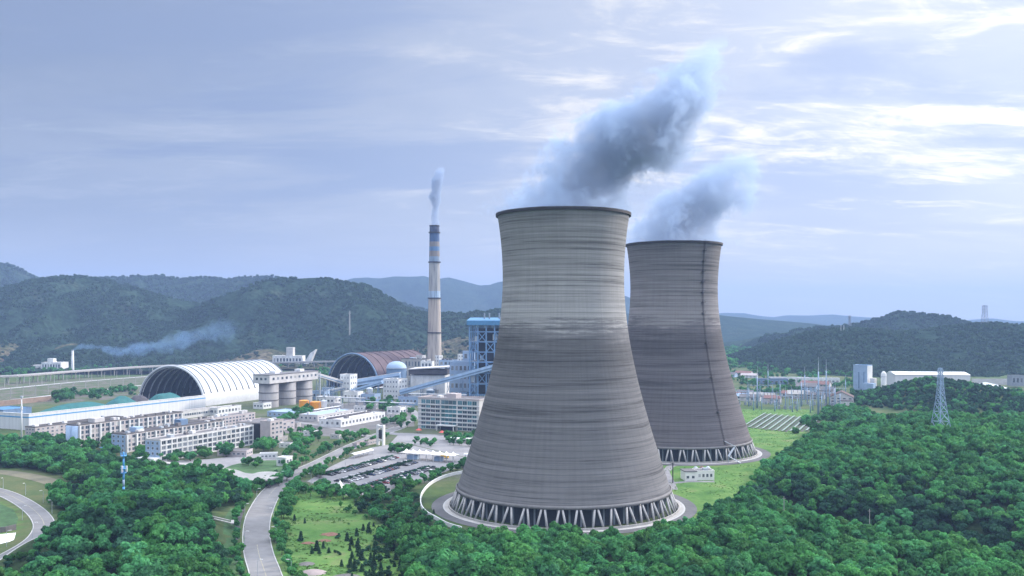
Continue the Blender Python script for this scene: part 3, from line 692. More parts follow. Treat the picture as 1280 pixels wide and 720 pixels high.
    L(nt, de, pv.inputs['Density']); L(nt, pv.outputs[0], out.inputs['Volume'])
    o = hull.build(name, m, None, False, loc); tag(o, label, 'smoke' if 'smoke' in name else 'steam', None, 'stuff'); return o
def N_clip(nt, mth, d):
    n = N(nt, 'ShaderNodeMapRange', ins={'From Min': 1.66, 'From Max': 1.4}); L(nt, d, n.inputs[0]); return n.outputs[0]
SC.cycles.volume_step_rate = .18; SC.cycles.volume_max_steps = 512
plume('steam_plume', 'thick blue grey steam rising and leaning right from the nearest cooling tower', (T1[0], T1[1], 155.4),
      [(5, 0, 36, .6), (8, 9, 34, .7), (18, 20, 31, .85), (31, 33, 32, 1), (38, 50, 31, 1), (52, 60, 23, .95), (65, 74, 18, .8), (76, 86, 13, .55), (84, 96, 7, 0.1)], .10, (.58, .73, .985), .042, 10.0, 5.0, rough=.76)
plume('steam_plume', 'thin pale steam drifting right from the rear cooling tower', (T2[0], T2[1], 155.4),
      [(3, 0, 37, .6), (5, 12, 38, .8), (14, 30, 33, .9), (28, 46, 24, .9), (42, 60, 15, .7), (52, 74, 8, 0)], .08, (.56, .70, .95), .042, 10.0, 4.8, rough=.76)

# ------------------------------------------------------------------ the tall chimney
CH = (-118.0, 1400.0)
def band_mat():
    m, nt, out = new_mat('weathered_banded_chimney'); b = N(nt, 'ShaderNodeBsdfPrincipled', ins={'Roughness': .8})
    tc = N(nt, 'ShaderNodeTexCoord'); s = N(nt, 'ShaderNodeSeparateXYZ'); L(nt, tc.outputs['Object'], s.inputs[0])
    mr = N(nt, 'ShaderNodeMapRange', ins={'From Max': 240.0}); L(nt, s.outputs['Z'], mr.inputs[0])
    def zz(py): return (zat(py, CH[1])) / 240.0
    r = ramp(nt, [(0, (.42, .37, .33)), (zz(416), (.40, .34, .30)), (zz(373), (.34, .45, .60)), (zz(364), (.35, .345, .35)), (zz(328), (.22, .30, .42)), (zz(321), (.24, .21, .20)), (zz(314), (.10, .20, .38)), (zz(309), (.22, .20, .20)), (zz(303), (.05, .10, .22)), (zz(291), (.035, .05, .10))], 'CONSTANT')
    L(nt, mr.outputs[0], r.inputs[0])
    mp = N(nt, 'ShaderNodeMapping'); mp.inputs['Scale'].default_value = (.35, .35, .03); L(nt, tc.outputs['Object'], mp.inputs[0])
    n = N(nt, 'ShaderNodeTexNoise', ins={'Scale': 1.0, 'Detail': 5.0}); L(nt, mp.outputs[0], n.inputs['Vector'])
    nr = ramp(nt, [(.32, g3(.5)), (.52, g3(1)), (.7, g3(1.15))]); L(nt, n.outputs[0], nr.inputs[0])
    x = N(nt, 'ShaderNodeMix', data_type='RGBA', blend_type='MULTIPLY'); x.inputs[0].default_value = .85; L(nt, r.outputs[0], x.inputs[6]); L(nt, nr.outputs[0], x.inputs[7])
    L(nt, x.outputs[2], b.inputs['Base Color']); L(nt, b.outputs[0], out.inputs[0]); return m
ch = thing('chimney', 'very tall slender power station chimney with dark blue banded top', 'chimney', (*CH, 0))
def crad(z): return 12.0 - 4.7 * (z / 240.0) ** .8
MB().lathe([(crad(z), z) for z in np.linspace(0, 240, 40)], 40, capt=True).build('shaft', band_mat(), ch, True)
for z in (zat(416, CH[1]), zat(373, CH[1]), zat(328, CH[1]), zat(291, CH[1])):
    r = crad(z); MB().lathe([(r - .1, z - .6), (r + 1.5, z - .4), (r + 1.5, z + 1.1), (r + 1.3, z + 1.1), (r + 1.3, z - .1), (r - .1, z)], 32).build('gallery', M['greysteel_dark'], ch)
MB().lathe([(7.5, 239.5), (7.8, 240), (7.8, 241.6), (6.3, 241.6), (6.3, 240.1)], 32).build('cap', M['greysteel_dark'], ch)
plume('smoke_plume', 'narrow grey blue smoke rising from the tall chimney', (*CH, 241),
      [(0, 0, 6, .8), (1, 25, 6.5, .9), (1.5, 44, 9, 1), (3, 62, 9.5, 1), (7, 80, 7, .8), (10, 92, 4, 0)], .16, (.50, .62, .85), .09, 6.0, 1.7)
sk = thing('chimney', 'small thin white chimney at the foot of the left hills', 'chimney', (-850, 1780, 0))
MB().lathe([(2.8, 0), (2.0, 39)], 16, capt=True).build('shaft', M['white'], sk, True)
MB().lathe([(2.1, 38), (2.4, 38.2), (2.4, 39.4), (1.6, 39.4)], 16).build('cap', M['greysteel'], sk)
plume('smoke_plume', 'bright blue smoke trailing right from the small white chimney before the hills', (-850, 1780, 40),
      [(-1, 0, 2.2, 1), (5, 14, 4.5, 1), (5, 48, 7, .9), (-3, 97, 12, .75), (0, 146, 14, .6), (16, 203, 18, .4), (32, 277, 20, .25), (42, 345, 16, .0)], .028, (.36, .60, 1.0), .035, 8.0, 3.6, horiz=True)

# ------------------------------------------------------------------ buildings
WCACHE = {}
def win_mesh(w, h, axis, glass, frame):
    k = (round(w, 2), round(h, 2), axis, glass, frame)
    if k not in WCACHE:
        m = MB(); t = .14
        def bx(a0, a1, z0, z1, d0, d1, mi):
            if axis == 'x': m.box(a0, a1, -d1, -d0, z0, z1, mi)
            else: m.box(d0, d1, a0, a1, z0, z1, mi)
        bx(-w / 2, w / 2, 0, h, .02, .05, 0)
        if frame:
            bx(-w / 2 - t, -w / 2, -t, h + t, .02, .14, 1); bx(w / 2, w / 2 + t, -t, h + t, .02, .14, 1)
            bx(-w / 2, w / 2, h, h + t, .02, .14, 1); bx(-w / 2, w / 2, -t, 0, .02, .2, 1); bx(-.05, .05, 0, h, .05, .1, 1)
        WCACHE[k] = m.mesh('window', [M[glass], M[frame or 'frame']])
    return WCACHE[k]
def windows(root, axis, at, a0, a1, cols, rows, z0, z1, fw=.55, fh=.5, glass='glass', frame='frame', skip=()):
    cw = (a1 - a0) / cols; rh = (z1 - z0) / rows; me = win_mesh(cw * fw, rh * fh, axis, glass, frame)
    wr_ = random.Random(cols * 31 + rows * 7 + int(z1 * 10)); pool = [me] * 6 + [win_mesh(cw * fw, rh * fh, axis, q, frame) for q in ('glass_mid', 'glass_mid', 'glass_mid', 'curtain')] if glass == 'glass' else [me]
    for i in range(cols):
        for j in range(rows):
            if (i, j) in skip: continue
            a_ = a0 + (i + .5) * cw; z = z0 + j * rh + rh * (1 - fh) * .55
            link('window', me if glass != 'glass' else wr_.choice(pool), root, (a_, at, z) if axis == 'x' else (at, a_, z))
def parapet(mb, x0, x1, y0, y1, z, h=.8, t=.35, mi=0):
    mb.box(x0, x1, y0, y0 + t, z, z + h, mi); mb.box(x0, x1, y1 - t, y1, z, z + h, mi)
    mb.box(x0, x0 + t, y0 + t, y1 - t, z, z + h, mi); mb.box(x1 - t, x1, y0 + t, y1 - t, z, z + h, mi)
def block(name, label, cat, C, w, d, h, wall='offwhite', roof='greyroof', front=None, side=None, rz=-GR, group=None, par=.8, base=0.0, fw=.55, fh=.5, glass='glass', frame='frame', vents=0, door=True):
    """flat-roofed building; C is its front right corner on the ground"""
    t = thing(name, label, cat, (C[0], C[1], base), rz, group)
    MB().box(-w, 0, 0, d, -1, h).build('wall', M[wall], t)
    m = MB(); m.box(-w + .36, -.36, .36, d - .36, h + .004, h + .15); rf = m.build('roof', M[roof], t)
    if par:
        m = MB(); parapet(m, -w - .1, .1, -.1, d + .1, h + .003, par); m.build('parapet', M[wall if roof != 'darkroof' else 'concrete_dark'], t)
    if front: windows(t, 'x', 0, -w + .8, -.8, front[0], front[1], .6, h - .2, fw, fh, glass, frame)
    if side: windows(t, 'y', 0, .8, d - .8, side[0], side[1], .6, h - .2, fw, fh, glass, frame)
    if door and not front: MB().box(-w * .55, -w * .55 + 2.2, -.08, -.01, 0, 2.6).build('door', M['greysteel'], t)
    r = random.Random(zlib.crc32(label.encode()))
    for k in range(vents):
        x = r.uniform(-w + 2, -2) if w > 5 else -w / 2; y = r.uniform(2, d - 2); s = r.uniform(.8, 2.0)
        m = MB(); m.box(x - s, x + s, y - s, y + s, h + .16, h + .16 + r.uniform(1, 2.6)); m.build('roof_hut', M[r.choice(['offwhite', 'greyroof', 'steel', 'white'])], rf)
    return t
def gable(name, label, cat, C, w, d, h, rh, wall='offwhite', roof='brownroof', rz=-GR, group=None, cols=0, base=0.0, ridge='y'):
    t = thing(name, label, cat, (C[0], C[1], base), rz, group)
    m = MB(); m.box(-w, 0, 0, d, -1, h)
    if ridge == 'y':
        m.add([(-w, 0, h), (0, 0, h), (-w / 2, 0, h + rh)], [(0, 1, 2)]); m.add([(-w, d, h), (0, d, h), (-w / 2, d, h + rh)], [(2, 1, 0)])
    else:
        m.add([(0, 0, h), (0, d, h), (0, d / 2, h + rh)], [(0, 1, 2)]); m.add([(-w, 0, h), (-w, d, h), (-w, d / 2, h + rh)], [(2, 1, 0)])
    m.build('wall', M[wall], t); e = .6; m = MB(); k = rh / (w / 2 if ridge == 'y' else d / 2)
    if ridge == 'y':
        for s in (-1, 1):
            xe = -w / 2 + s * (w / 2 + e); v = [(xe, -e, h - e * k + .05), (xe, d + e, h - e * k + .05), (-w / 2, d + e, h + rh + .05), (-w / 2, -e, h + rh + .05)]
            v2 = [(x, y, z + .25) for x, y, z in v]; m.add(v + v2, [(0, 1, 2, 3), (7, 6, 5, 4), (0, 4, 5, 1), (1, 5, 6, 2), (2, 6, 7, 3), (3, 7, 4, 0)])
    else:
        for s in (-1, 1):
            ye = d / 2 + s * (d / 2 + e); v = [(-w - e, ye, h - e * k + .05), (e, ye, h - e * k + .05), (e, d / 2, h + rh + .05), (-w - e, d / 2, h + rh + .05)]
            v2 = [(x, y, z + .25) for x, y, z in v]; m.add(v + v2, [(0, 1, 2, 3), (7, 6, 5, 4), (0, 4, 5, 1), (1, 5, 6, 2), (2, 6, 7, 3), (3, 7, 4, 0)])
    m.build('roof', M[roof], t)
    if cols:
        windows(t, 'x', 0, -w + .6, -.6, cols, max(1, int(h / 3)), .4, h, .45, .45)
    return t

# four dormitory blocks at the left, seen along their right-hand sides
D1 = G(200, 578)
d1 = block('dormitory', 'long cream dormitory with four rows of windows nearest the woods', 'dormitory', D1, 13, 98, 15.2, 'offwhite', 'greyroof', (3, 4), (19, 4), fw=.7, fh=.66, vents=11)
m = MB()
for k in range(20): y = .9 + k * (98 - 1.8) / 19; m.box(.03, .38, y - .3, y + .3, 0, 15.0)
for j in range(5): m.box(.03, .32, .3, 97.7, .35 + j * 3.62, .8 + j * 3.62)
m.build('facade_grid', M['white'], d1)
MB().box(-13.25, .02, -.2, -.06, 0, 14.6).build('end_panel', M['bluewhite'], d1)
for j in range(4):
    for i in range(3): link('window', win_mesh(1.7, 1.7, 'x', 'glass', 'frame'), d1, (-10.6 + i * 4.2, -.21, 1.4 + j * 3.6))
m = MB(); m.box(-15, 1.5, -7, -.3, 0, 3.4); m.build('porch', M['white'], d1)
E1 = G(338, 556.5)
e1 = block('stair_block', 'tall pinkish end block with a dark recess at the far end of the cream dormitory', 'building', E1, 10, 16, 18.2, 'pinkish', 'greyroof', None, (3, 5), vents=1)
MB().box(-19, -10.1, 1, 9, -1, 16).build('recess', M['black'], e1)  # solid black block; the shade of the gap is put into its colour
C1 = G(157, 566)
c1_ = block('dormitory', 'middle dormitory with white pilasters and a blue stair tower on its roof', 'dormitory', C1, 14, 105, 13.4, 'pinkish', 'darkroof', (3, 4), (22, 4), fw=.66, fh=.7, vents=12)
for k in range(12): y = 1 + k * 9.3; MB().box(.03, 1.3, y - .55, y + .55, 0, 13.2).build('pilaster', M['white'], c1_)
MB().box(-13, -6, 62, 70, 13.6, 18).build('stair_tower', M['bluesteel'], c1_); MB().box(-12, -5, 15, 22, 13.6, 17).build('stair_tower', M['bluewhite'], c1_)
MB().box(-14.15, .03, -.25, -.06, 0, 13).build('end_panel', M['bluewhite'], c1_)
for j in range(4):
    for i in range(3): link('window', win_mesh(1.7, 1.6, 'x', 'glass', 'frame'), c1_, (-11.6 + i * 4.6, -.26, 1.0 + j * 3.3))
B1 = G(98, 557)
b1_ = block('dormitory', 'left dormitory with a pale blue rounded end and white pilasters', 'dormitory', B1, 13, 112, 15.6, 'pinkish', 'darkroof', None, (22, 4), fw=.66, fh=.7, vents=12, door=False)
for k in range(12): y = 1 + k * 9.9; MB().box(.03, 1.3, y - .6, y + .6, 0, 15.4).build('pilaster', M['white'], b1_)
m = MB(); 
for x in (-9.5, -3.2): m.lathe([(3.1, 0), (3.1, 15.2)], 24, (x, .3), capt=True)
m.build('end_bays', M['bluewhite'], b1_, True)
MB().box(-12, -5, 20, 30, 15.8, 19).build('roof_hut', M['offwhite'], b1_)
A1 = G(44, 549)
block('dormitory', 'low pinkish dormitory furthest left below the long white wall', 'dormitory', A1, 12, 92, 9.4, 'pinkish', 'darkroof', (3, 3), (20, 3), fw=.45, fh=.55, vents=4)
F1 = along(D1, 62, -34)
f1_ = block('dormitory', 'rear flat roofed block behind the cream dormitory with a row of small windows', 'building', G(250, 543), 13, 72, 11.8, 'pinkish', 'greyroof', None, (16, 4), fw=.6, fh=.6, vents=12)
block('workshop', 'low grey flat roofed building beyond the end block of the dormitory', 'building', G(338, 541), 38, 34, 7.6, 'pinkish', 'greyroof', (8, 2), (6, 2), vents=5)
block('gallery_building', 'long low gallery with a band of dark openings under the white wall', 'building', G(176, 531), 9, 112, 7.0, 'offwhite', 'greyroof', None, (34, 1), fw=.8, fh=.34)
block('workshop', 'small white building with blue end in front of the ribbed shed', 'building', G(272, 519.5), 10, 36, 7.2, 'white', 'greyroof', (2, 1), (7, 1), fh=.4, vents=1)
block('workshop', 'small white hut at the foot of the concrete silos', 'building', G(329, 511.5), 14, 14, 6.0, 'white', 'greyroof', (3, 1), (3, 1), fh=.35)
bs = thing('bike_shed', 'low shed with a bright blue roof between two dormitories', 'shed', (*G(141, 567), 0), -GR)
m = MB(); m.add([(-14, 0, 3.6), (0, 0, 3.6), (0, 26, 4.2), (-14, 26, 4.2), (-14, 0, 3.8), (0, 0, 3.8), (0, 26, 4.4), (-14, 26, 4.4)], [(0, 3, 2, 1), (4, 5, 6, 7), (0, 1, 5, 4), (1, 2, 6, 5), (2, 3, 7, 6), (3, 0, 4, 7)]); m.build('roof', M['blueroof'], bs)
for x in (-13, -1):
    for y in (1, 9, 17, 25): MB().beam((x, y, 0), (x, y, 3.7), .25).build('post', M['steel'], bs)

# long white wall round the coal yard
WC = G(36, 538)
ww = thing('enclosure_wall', 'long white sheet wall with a blue stripe along the coal yard', 'wall', (*WC, 0), -GR)
m = MB(); m.box(-1.2, 0, 1.2, 222, 0, 14.6); m.box(-46, 0, 0, 1.2, 0, 14.6)
m.build('panel', surf('ribbed_white_sheet', (.62, .63, .66), .55, .18, .5, stretch=(1, 1, .03)), ww)
m = MB(); m.box(.02, .1, .02, 222, 10.9, 12.0); m.box(-46, .02, -.1, -.02, 10.9, 12.0); m.build('stripe', M['cyanstripe'], ww)
m = MB(); m.box(-1.5, .3, -.2, 222.2, 14.61, 14.9); m.box(-46.2, -1.5, -.3, 1.4, 14.61, 14.9); m.build('coping', M['white'], ww)
for k in range(37): MB().box(-2.1, -1.22, 5 + k * 6, 5.4 + k * 6, 0, 14).build('post', M['steel'], ww)

def heap(name, label, cat, c, rx, ry, h, mat, rz=-GR, seed=0, n=48):
    m = MB(); R = random.Random(seed); rings = 14
    for i in range(rings + 1):
        f = i / rings
        for k in range(n):
            t = 2 * math.pi * k / n; q = 1 - f; wob_ = 1 + .12 * float(fbm(np.array([math.cos(t) * 2 + seed]), np.array([math.sin(t) * 2 + f * 3]))[0] - .06)
            z = h * (math.sin(f * math.pi / 2) ** .9) * (.86 + .28 * float(fbm(np.array([math.cos(t) * 3 * q + seed * 2]), np.array([math.sin(t) * 3 * q]))[0]))
            m.v.append((rx * q * wob_ * math.cos(t), ry * q * wob_ * math.sin(t), z))
    for i in range(rings):
        for k in range(n): m.f.append((i * n + k, i * n + (k + 1) % n, (i + 1) * n + (k + 1) % n, (i + 1) * n + k)); m.m.append(0)
    o = m.build(name, M[mat], None, True, (c[0], c[1], 0)); o.rotation_euler = (0, 0, rz); return tag(o, label, cat)
heap('coal_heap', 'longest teal covered heap behind the left end of the white wall', 'heap', along(WC, 70, -24), 20, 62, 18.5, 'teal', seed=1)
heap('coal_heap', 'teal covered heap in the middle of the yard behind the white wall', 'heap', along(WC, 128, -26), 19, 30, 19, 'teal', seed=2)
heap('coal_heap', 'teal covered heap just outside the mouth of the ribbed shed', 'heap', along(WC, 196, -32), 20, 34, 18, 'teal', seed=3)
heap('coal_heap', 'dark brown bare coal heap between two teal covered ones', 'heap', along(WC, 165, -40), 17, 20, 17, 'darkroof', seed=4)

# ------------------------------------------------------------------ arched sheds
def arch_shed(name, label, c, span, ht, length, rz, outer, inner, nr, ribm, lo=None, squash=1.0, door=None):
    """c: middle of the open front; axis runs away along local +y"""
    t = thing(name, label, 'shed', (*c, 0), rz)
    def prof(off): 
        n = 40; out = []
        for i in range(n + 1):
            a_ = math.pi * i / n; out.append((-(span / 2 + off) * math.cos(a_), (ht + off) * math.sin(a_) ** squash))
        return out
    def vault(off, y0, y1, seg=1):
        m_ = MB(); p = prof(off)
        for s in range(seg + 1):
            y = y0 + (y1 - y0) * s / seg
            for x, z in p: m_.v.append((x, y, z))
        n = len(p)
        for s in range(seg):
            for i in range(n - 1): m_.f.append((s * n + i, s * n + i + 1, (s + 1) * n + i + 1, (s + 1) * n + i)); m_.m.append(0)
        return m_
    vault(0, 0, length, 20).build('roof', M[outer], t, True)
    vault(-1.6, .5, length, 8).build('lining', M[inner], t, True)
    for k in range(nr):
        y = 2 + (length - 4) * k / (nr - 1)
        q = prof(.35); m_ = MB(); keep = [(x, y, z) for x, z in q if z > ht * (.30 if lo is None else lo)]
        m_.tube(keep, .55, 6); m_.build('roof_rib', M[ribm], t, True)
        m_ = MB(); m_.tube([(x, y, z) for x, z in prof(-2.2)], .7, 5); m_.build('inner_rib', M['white'], t, True)
    m_ = MB(); m_.tube([(x, -.2, z) for x, z in prof(-.6)], 1.3, 8); m_.build('front_arch', M[outer] if outer != 'brownroof' else M['bluesteel'], t, True)
    pb = prof(-1.7); m_ = MB(); m_.add([(x, length - .1, z) for x, z in pb], [tuple(range(len(pb)))]); m_.build('end_wall', M[inner], t)
    return t
M['vault'] = surf('white_vault_sheet', (.50, .52, .55), .5, .18, .05, stretch=(1, 1, 1))
M['ribgrey'] = surf('grey_vault_seam', (.20, .23, .27), .7, .3, .3)
fc = G(214, 506); SH = arch_shed('arched_coal_shed', 'white ribbed barrel vault coal shed open at its left end', fc, 98, 45.5, 162, -math.radians(22.5), 'vault', 'greysteel_dark', 15, 'ribgrey')
heap('coal_heap', 'black coal heap inside the mouth of the ribbed shed', 'heap', along(fc, 62, 2), 36, 48, 15, 'black', seed=9)
fb = G(441, 485)
BSH = arch_shed('arched_coal_shed', 'brown barrel vault shed with a dark open front below the tall chimney', fb, 92, 50, 150, -math.radians(27), 'brownroof', 'darkblue' if 'darkblue' in M else 'dark', 9, 'brownroof')
heap('coal_heap', 'dark coal heap inside the brown vault shed', 'heap', along(fb, 40, 6), 34, 34, 17, 'black', seed=12)

# ------------------------------------------------------------------ silos, conveyors, tanks
S1 = G(336, 508.5)
for i, lab in enumerate(('nearest of the three round concrete silos beside the ribbed shed', 'middle of the three round concrete silos', 'furthest of the three round concrete silos')):
    p = along(S1, i * 31.5); t = thing('silo', lab, 'silo', (*p, 0), 0, 'concrete silos under the conveyor house')
    dr = MB().lathe([(11, 0), (11, 27)], 40, capt=True).build('drum', M['silo'], t, True)
    for z in (8, 16.5, 26.4): MB().lathe([(11.02, z - .4), (11.4, z - .4), (11.4, z + .4), (11.02, z + .4)], 40).build('hoop', M['concrete_dark'], dr)
sh = thing('conveyor_house', 'long white windowed house running along the tops of the three silos', 'building', (S1[0], S1[1], 27.05), -GR)
MB().box(-11.5, 11.5, -13, 78, 0, 9.5).build('wall', M['offwhite'], sh); MB().box(-12, 12, -13.5, 78.5, 9.51, 10.1).build('roof', M['greyroof'], sh)
windows(sh, 'y', 11.5, -10, 76, 11, 1, 1.5, 8.5, .45, .4); windows(sh, 'x', -13, -9, 9, 3, 1, 1.5, 8.5, .5, .4)
for y in (6, 52): MB().box(-4, 4, y, y + 8, 10.15, 13).build('roof_hut', M['white'], sh)
for x, y in ((13, 79),): MB().beam((x, y, -27), (x, y, 9), .9).build('post', M['steel'], sh)

def conveyor(label, p0, p1, w, h, mat='bluewhite', ns=5, roof='white', skip=()):
    t = thing('conveyor_gallery', label, 'conveyor', (p0[0], p0[1], 0)); q = tuple(p1[i] - (p0[i] if i < 2 else 0) for i in range(3)); z0 = p0[2]
    MB().beam((0, 0, z0), q, w, h).build('gallery', M[mat], t)
    MB().beam((0, 0, z0 + h * .5 + .25), (q[0], q[1], q[2] + h * .5 + .25), w * 1.05, .45).build('roof', M[roof], t)
    d = Vector((q[0], q[1], 0)).normalized(); s = Vector((d.y, -d.x, 0))
    m = MB()
    for sg in (-1, 1): m.beam(tuple(s * sg * w * .52 + Vector((0, 0, z0 - h * .1))), tuple(s * sg * w * .52 + Vector((q[0], q[1], q[2] - h * .1))), .15, h * .3)
    m.build('window_strip', M['bluesteel'], t)
    for k in range(ns):
        if k in skip: continue
        f = (k + .6) / ns; b = Vector((q[0] * f, q[1] * f, 0)); zt = z0 + (q[2] - z0) * f - h / 2
        if zt < 2.5: continue
        m = MB()
        for sg in (-1, 1): m.beam(tuple(b + s * sg * w * .7), tuple(b + s * sg * w * .4 + Vector((0, 0, zt))), .5)
        m.beam(tuple(b + s * w * .62 + Vector((0, 0, zt * .4))), tuple(b - s * w * .5 + Vector((0, 0, zt * .85))), .3); m.beam(tuple(b - s * w * .62 + Vector((0, 0, zt * .4))), tuple(b + s * w * .5 + Vector((0, 0, zt * .85))), .3)
        m.build('trestle', M['bluesteel'], t)
    return t
hs = along(S1, 78, 4); TT = along(G(434, 497), 0)
conveyor('white conveyor gallery sloping down from the silo house to the white transfer tower', (hs[0], hs[1], 33), (TT[0] - 6, TT[1], 19), 5, 4.2, 'offwhite', 4)
tt = block('transfer_tower', 'narrow white tower where the conveyor galleries meet', 'tower', (TT[0] + 5, TT[1] - 8), 15, 16, 29, 'white', 'greyroof', (3, 4), (3, 4), fw=.35, fh=.35)
tb = G(500, 499)
block('control_building', 'white cube building with three rows of small windows between conveyors', 'building', (tb[0] - 2, tb[1]), 22, 22, 24, 'white', 'greyroof', (5, 4), (3, 4), fw=.38, fh=.36, vents=2)
BH = (-49.0, 1096.0)
conveyor('light blue conveyor gallery climbing right from the white cube building to the boiler house', (tb[0] + 2, tb[1] - 8, 9), (-20, 1085, 43), 6.5, 5.5, 'galleryblue', 7, 'galleryblue')
conveyor('short pale blue conveyor gallery between transfer tower and white cube building', (TT[0] + 6, TT[1] - 4, 8), (tb[0] - 22, tb[1] + 4, 21), 5, 4, 'galleryblue', 3, 'galleryblue')
conveyor('low white conveyor gallery passing in front of the brown vault shed', (TT[0] + 5, TT[1] + 22, 17), (tb[0] - 4, tb[1] + 36, 27), 6, 8, 'galleryblue', 3)
conveyor('low grey conveyor gallery dropping left from the transfer tower', (TT[0] - 4, TT[1] - 3, 12), (*along(TT, -50, -30), 3), 4, 3.5, 'offwhite', 3)
for C_, r_, h_, lab in ((G(380, 511.5), 5.4, 9.5, 'nearer flat topped orange storage tank by the silos'), (G(394.5, 511), 6.0, 7.6, 'further rounder orange storage tank by the silos')):
    t = thing('storage_tank', lab, 'tank', (*C_, 0), 0, 'orange storage tanks by the silos')
    MB().lathe([(r_, 0), (r_, h_)], 32).build('drum', M['orange'], t, True)
    MB().lathe([(r_ + .15, h_), (r_ * .6, h_ + .7), (.05, h_ + 1.0)], 32).build('lid', M['orange'], t, True)
    MB().lathe([(r_ + .02, .0), (r_ + .5, 0), (r_ + .5, .4), (r_ + .02, .4)], 32).build('foundation', M['concrete'], t)
    m = MB(); m.beam((r_ * .8, -r_ * .8, 0), (r_ * .8, -r_ * .8, h_), .15); m.beam((r_ * .8 + .6, -r_ * .8, 0), (r_ * .8 + .6, -r_ * .8, h_), .15)
    for z in np.arange(.5, h_, .5): m.beam((r_ * .8, -r_ * .8, z), (r_ * .8 + .6, -r_ * .8, z), .08)
    m.build('ladder', M['steel'], t)
t = thing('domed_tank', 'large blue grey tank with a shallow dome right of the brown shed', 'tank', (*G(495.5, 490), 0))
MB().lathe([(13.6, 0), (13.6, 33)], 40).build('drum', M['bluesteel'], t, True); MB().lathe([(13.7, 33), (12.6, 36.5), (9.5, 39.5), (5, 41.3), (.1, 42)], 40).build('dome', M['bluewhite'], t, True)
MB().lathe([(13.65, 32.2), (14.2, 32.2), (14.2, 33), (13.65, 33)], 40).build('gallery', M['steel'], t)
t = thing('domed_tank', 'smaller pale blue tank just behind the large domed one', 'tank', (*G(516, 481), 0))
MB().lathe([(10, 0), (10, 36)], 32).build('drum', M['bluewhite'], t, True); MB().lathe([(10.1, 36), (8, 39.5), (4, 41), (.1, 41.4)], 32).build('dome', M['bluewhite'], t, True)

# ------------------------------------------------------------------ boiler house and its neighbours
bh = thing('boiler_house', 'tall open blue steel boiler house with a blue roof beside the nearest tower', 'boiler house', (-50.5, 1095, 0), -math.radians(6))
BW, BD, BHH = 52, 50, 97
xs = [0, 10, 20, 30, 41, 52]; ys = [0, 16, 33, 50]
for x in xs:
    for y in ys: MB().beam((x, y, 0), (x, y, BHH), 1.5).build('column', M['frameblue'], bh)
for z in (9, 22, 35, 48, 60, 72, 84):
    m = MB()
    for y in ys: m.beam((0, y, z), (BW, y, z), 1.2)
    for x in xs: m.beam((x, 0, z), (x, BD, z), 1.2)
    m.build('floor_frame', M['frameblue'], bh)
    if z in (22, 48, 72): MB().box(.5, BW - .5, .5, BD - .5, z + .62, z + .9).build('deck', M['greysteel'], bh)
zz_ = [9, 22, 35, 48, 60, 72, 84]
for i in range(5):
    for j in range(6):
        if (i + j) % 2 == 0:
            m = MB(); m.beam((xs[i], -.3, zz_[j]), (xs[i + 1], -.3, zz_[j + 1]), .8); m.beam((xs[i + 1], -.3, zz_[j]), (xs[i], -.3, zz_[j + 1]), .8); m.build('brace', M['frameblue'], bh)
for j in range(0, 6, 2):
    m = MB(); m.beam((-.3, 0, zz_[j]), (-.3, 16, zz_[j + 1]), .8); m.beam((-.3, 33, zz_[j]), (-.3, 16, zz_[j + 1]), .8); m.build('brace', M['frameblue'], bh)
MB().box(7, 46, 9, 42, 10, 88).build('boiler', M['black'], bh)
for x, z, s in ((4, 24, 5), (14, 50, 4), (26, 36, 6), (36, 62, 5), (46, 26, 4), (8, 73, 4), (30, 74, 5)): MB().box(x - s / 2, x + s / 2, 2, 8, z, z + s * 1.4).build('duct', M['steel'], bh)
m = MB(); m.box(-3, BW + 2, -3, BD + 2, 92, 97.5); m.build('eaves', M['blueroof_light'] if 'blueroof_light' in M else M['blueroof'], bh)
m = MB(); m.add([(-3, -3, 97.51), (BW + 2, -3, 97.51), (BW + 2, BD + 2, 97.51), (-3, BD + 2, 97.51), (-3, BD / 2, 101), (BW + 2, BD / 2, 101)], [(0, 1, 5, 4), (2, 3, 4, 5), (1, 2, 5), (3, 0, 4)]); m.build('roof', M['blueroof'], bh)
brf = bh.children[-1]
for x in (16, 22, 34, 40): MB().lathe([(.9, 0), (.9, 9)], 10, capt=True).build('vent_pipe', M['greysteel'], brf, loc=(x, 14, 97.5))
MB().beam((40, 20, 98), (50, 16, 108), 1.6).build('exhaust_duct', M['white'], bh)
block('electrical_building', 'pale blue grey building with white roof edge left of the boiler house', 'building', G(590, 499.5), 28, 24, 44, 'bluewhite', 'white', (5, 4), None, vents=3, par=3.0, rz=-math.radians(8))
block('electrical_building', 'small upper white cabin block stepping up to the boiler house', 'building', G(592, 497), 14, 10, 58, 'bluewhite', 'white', (2, 5), None, rz=-math.radians(8))
t = block('turbine_annex', 'pale blue sheet building with a dark roof band right of the white cube', 'building', G(556, 497), 44, 34, 28, 'white', 'darkroof', None, None, rz=-math.radians(8), par=0)
MB().box(-46, 3, -3, 36, 29.5, 35).build('dark_band', M['darkroof'], t); m = MB(); m.add([(-47, -4, 35.02), (4, -4, 38), (4, 38, 38), (-47, 38, 35.02), (-47, -4, 36), (4, -4, 39.2), (4, 38, 39.2), (-47, 38, 36)], [(0, 3, 2, 1), (4, 5, 6, 7), (0, 1, 5, 4), (1, 2, 6, 5), (2, 3, 7, 6), (3, 0, 4, 7)]); m.build('upper_roof', M['offwhite'], t)
block('filter_house', 'white cabin on columns left of the chimney foot', 'building', G(540, 489), 16, 14, 40, 'white', 'greyroof', (3, 5), None, vents=2, rz=-math.radians(8))
block('filter_house', 'grey ducted filter house right of the chimney foot', 'building', G(571, 486), 26, 20, 40, 'bluewhite', 'greyroof', (4, 5), None, vents=5, rz=-math.radians(8))
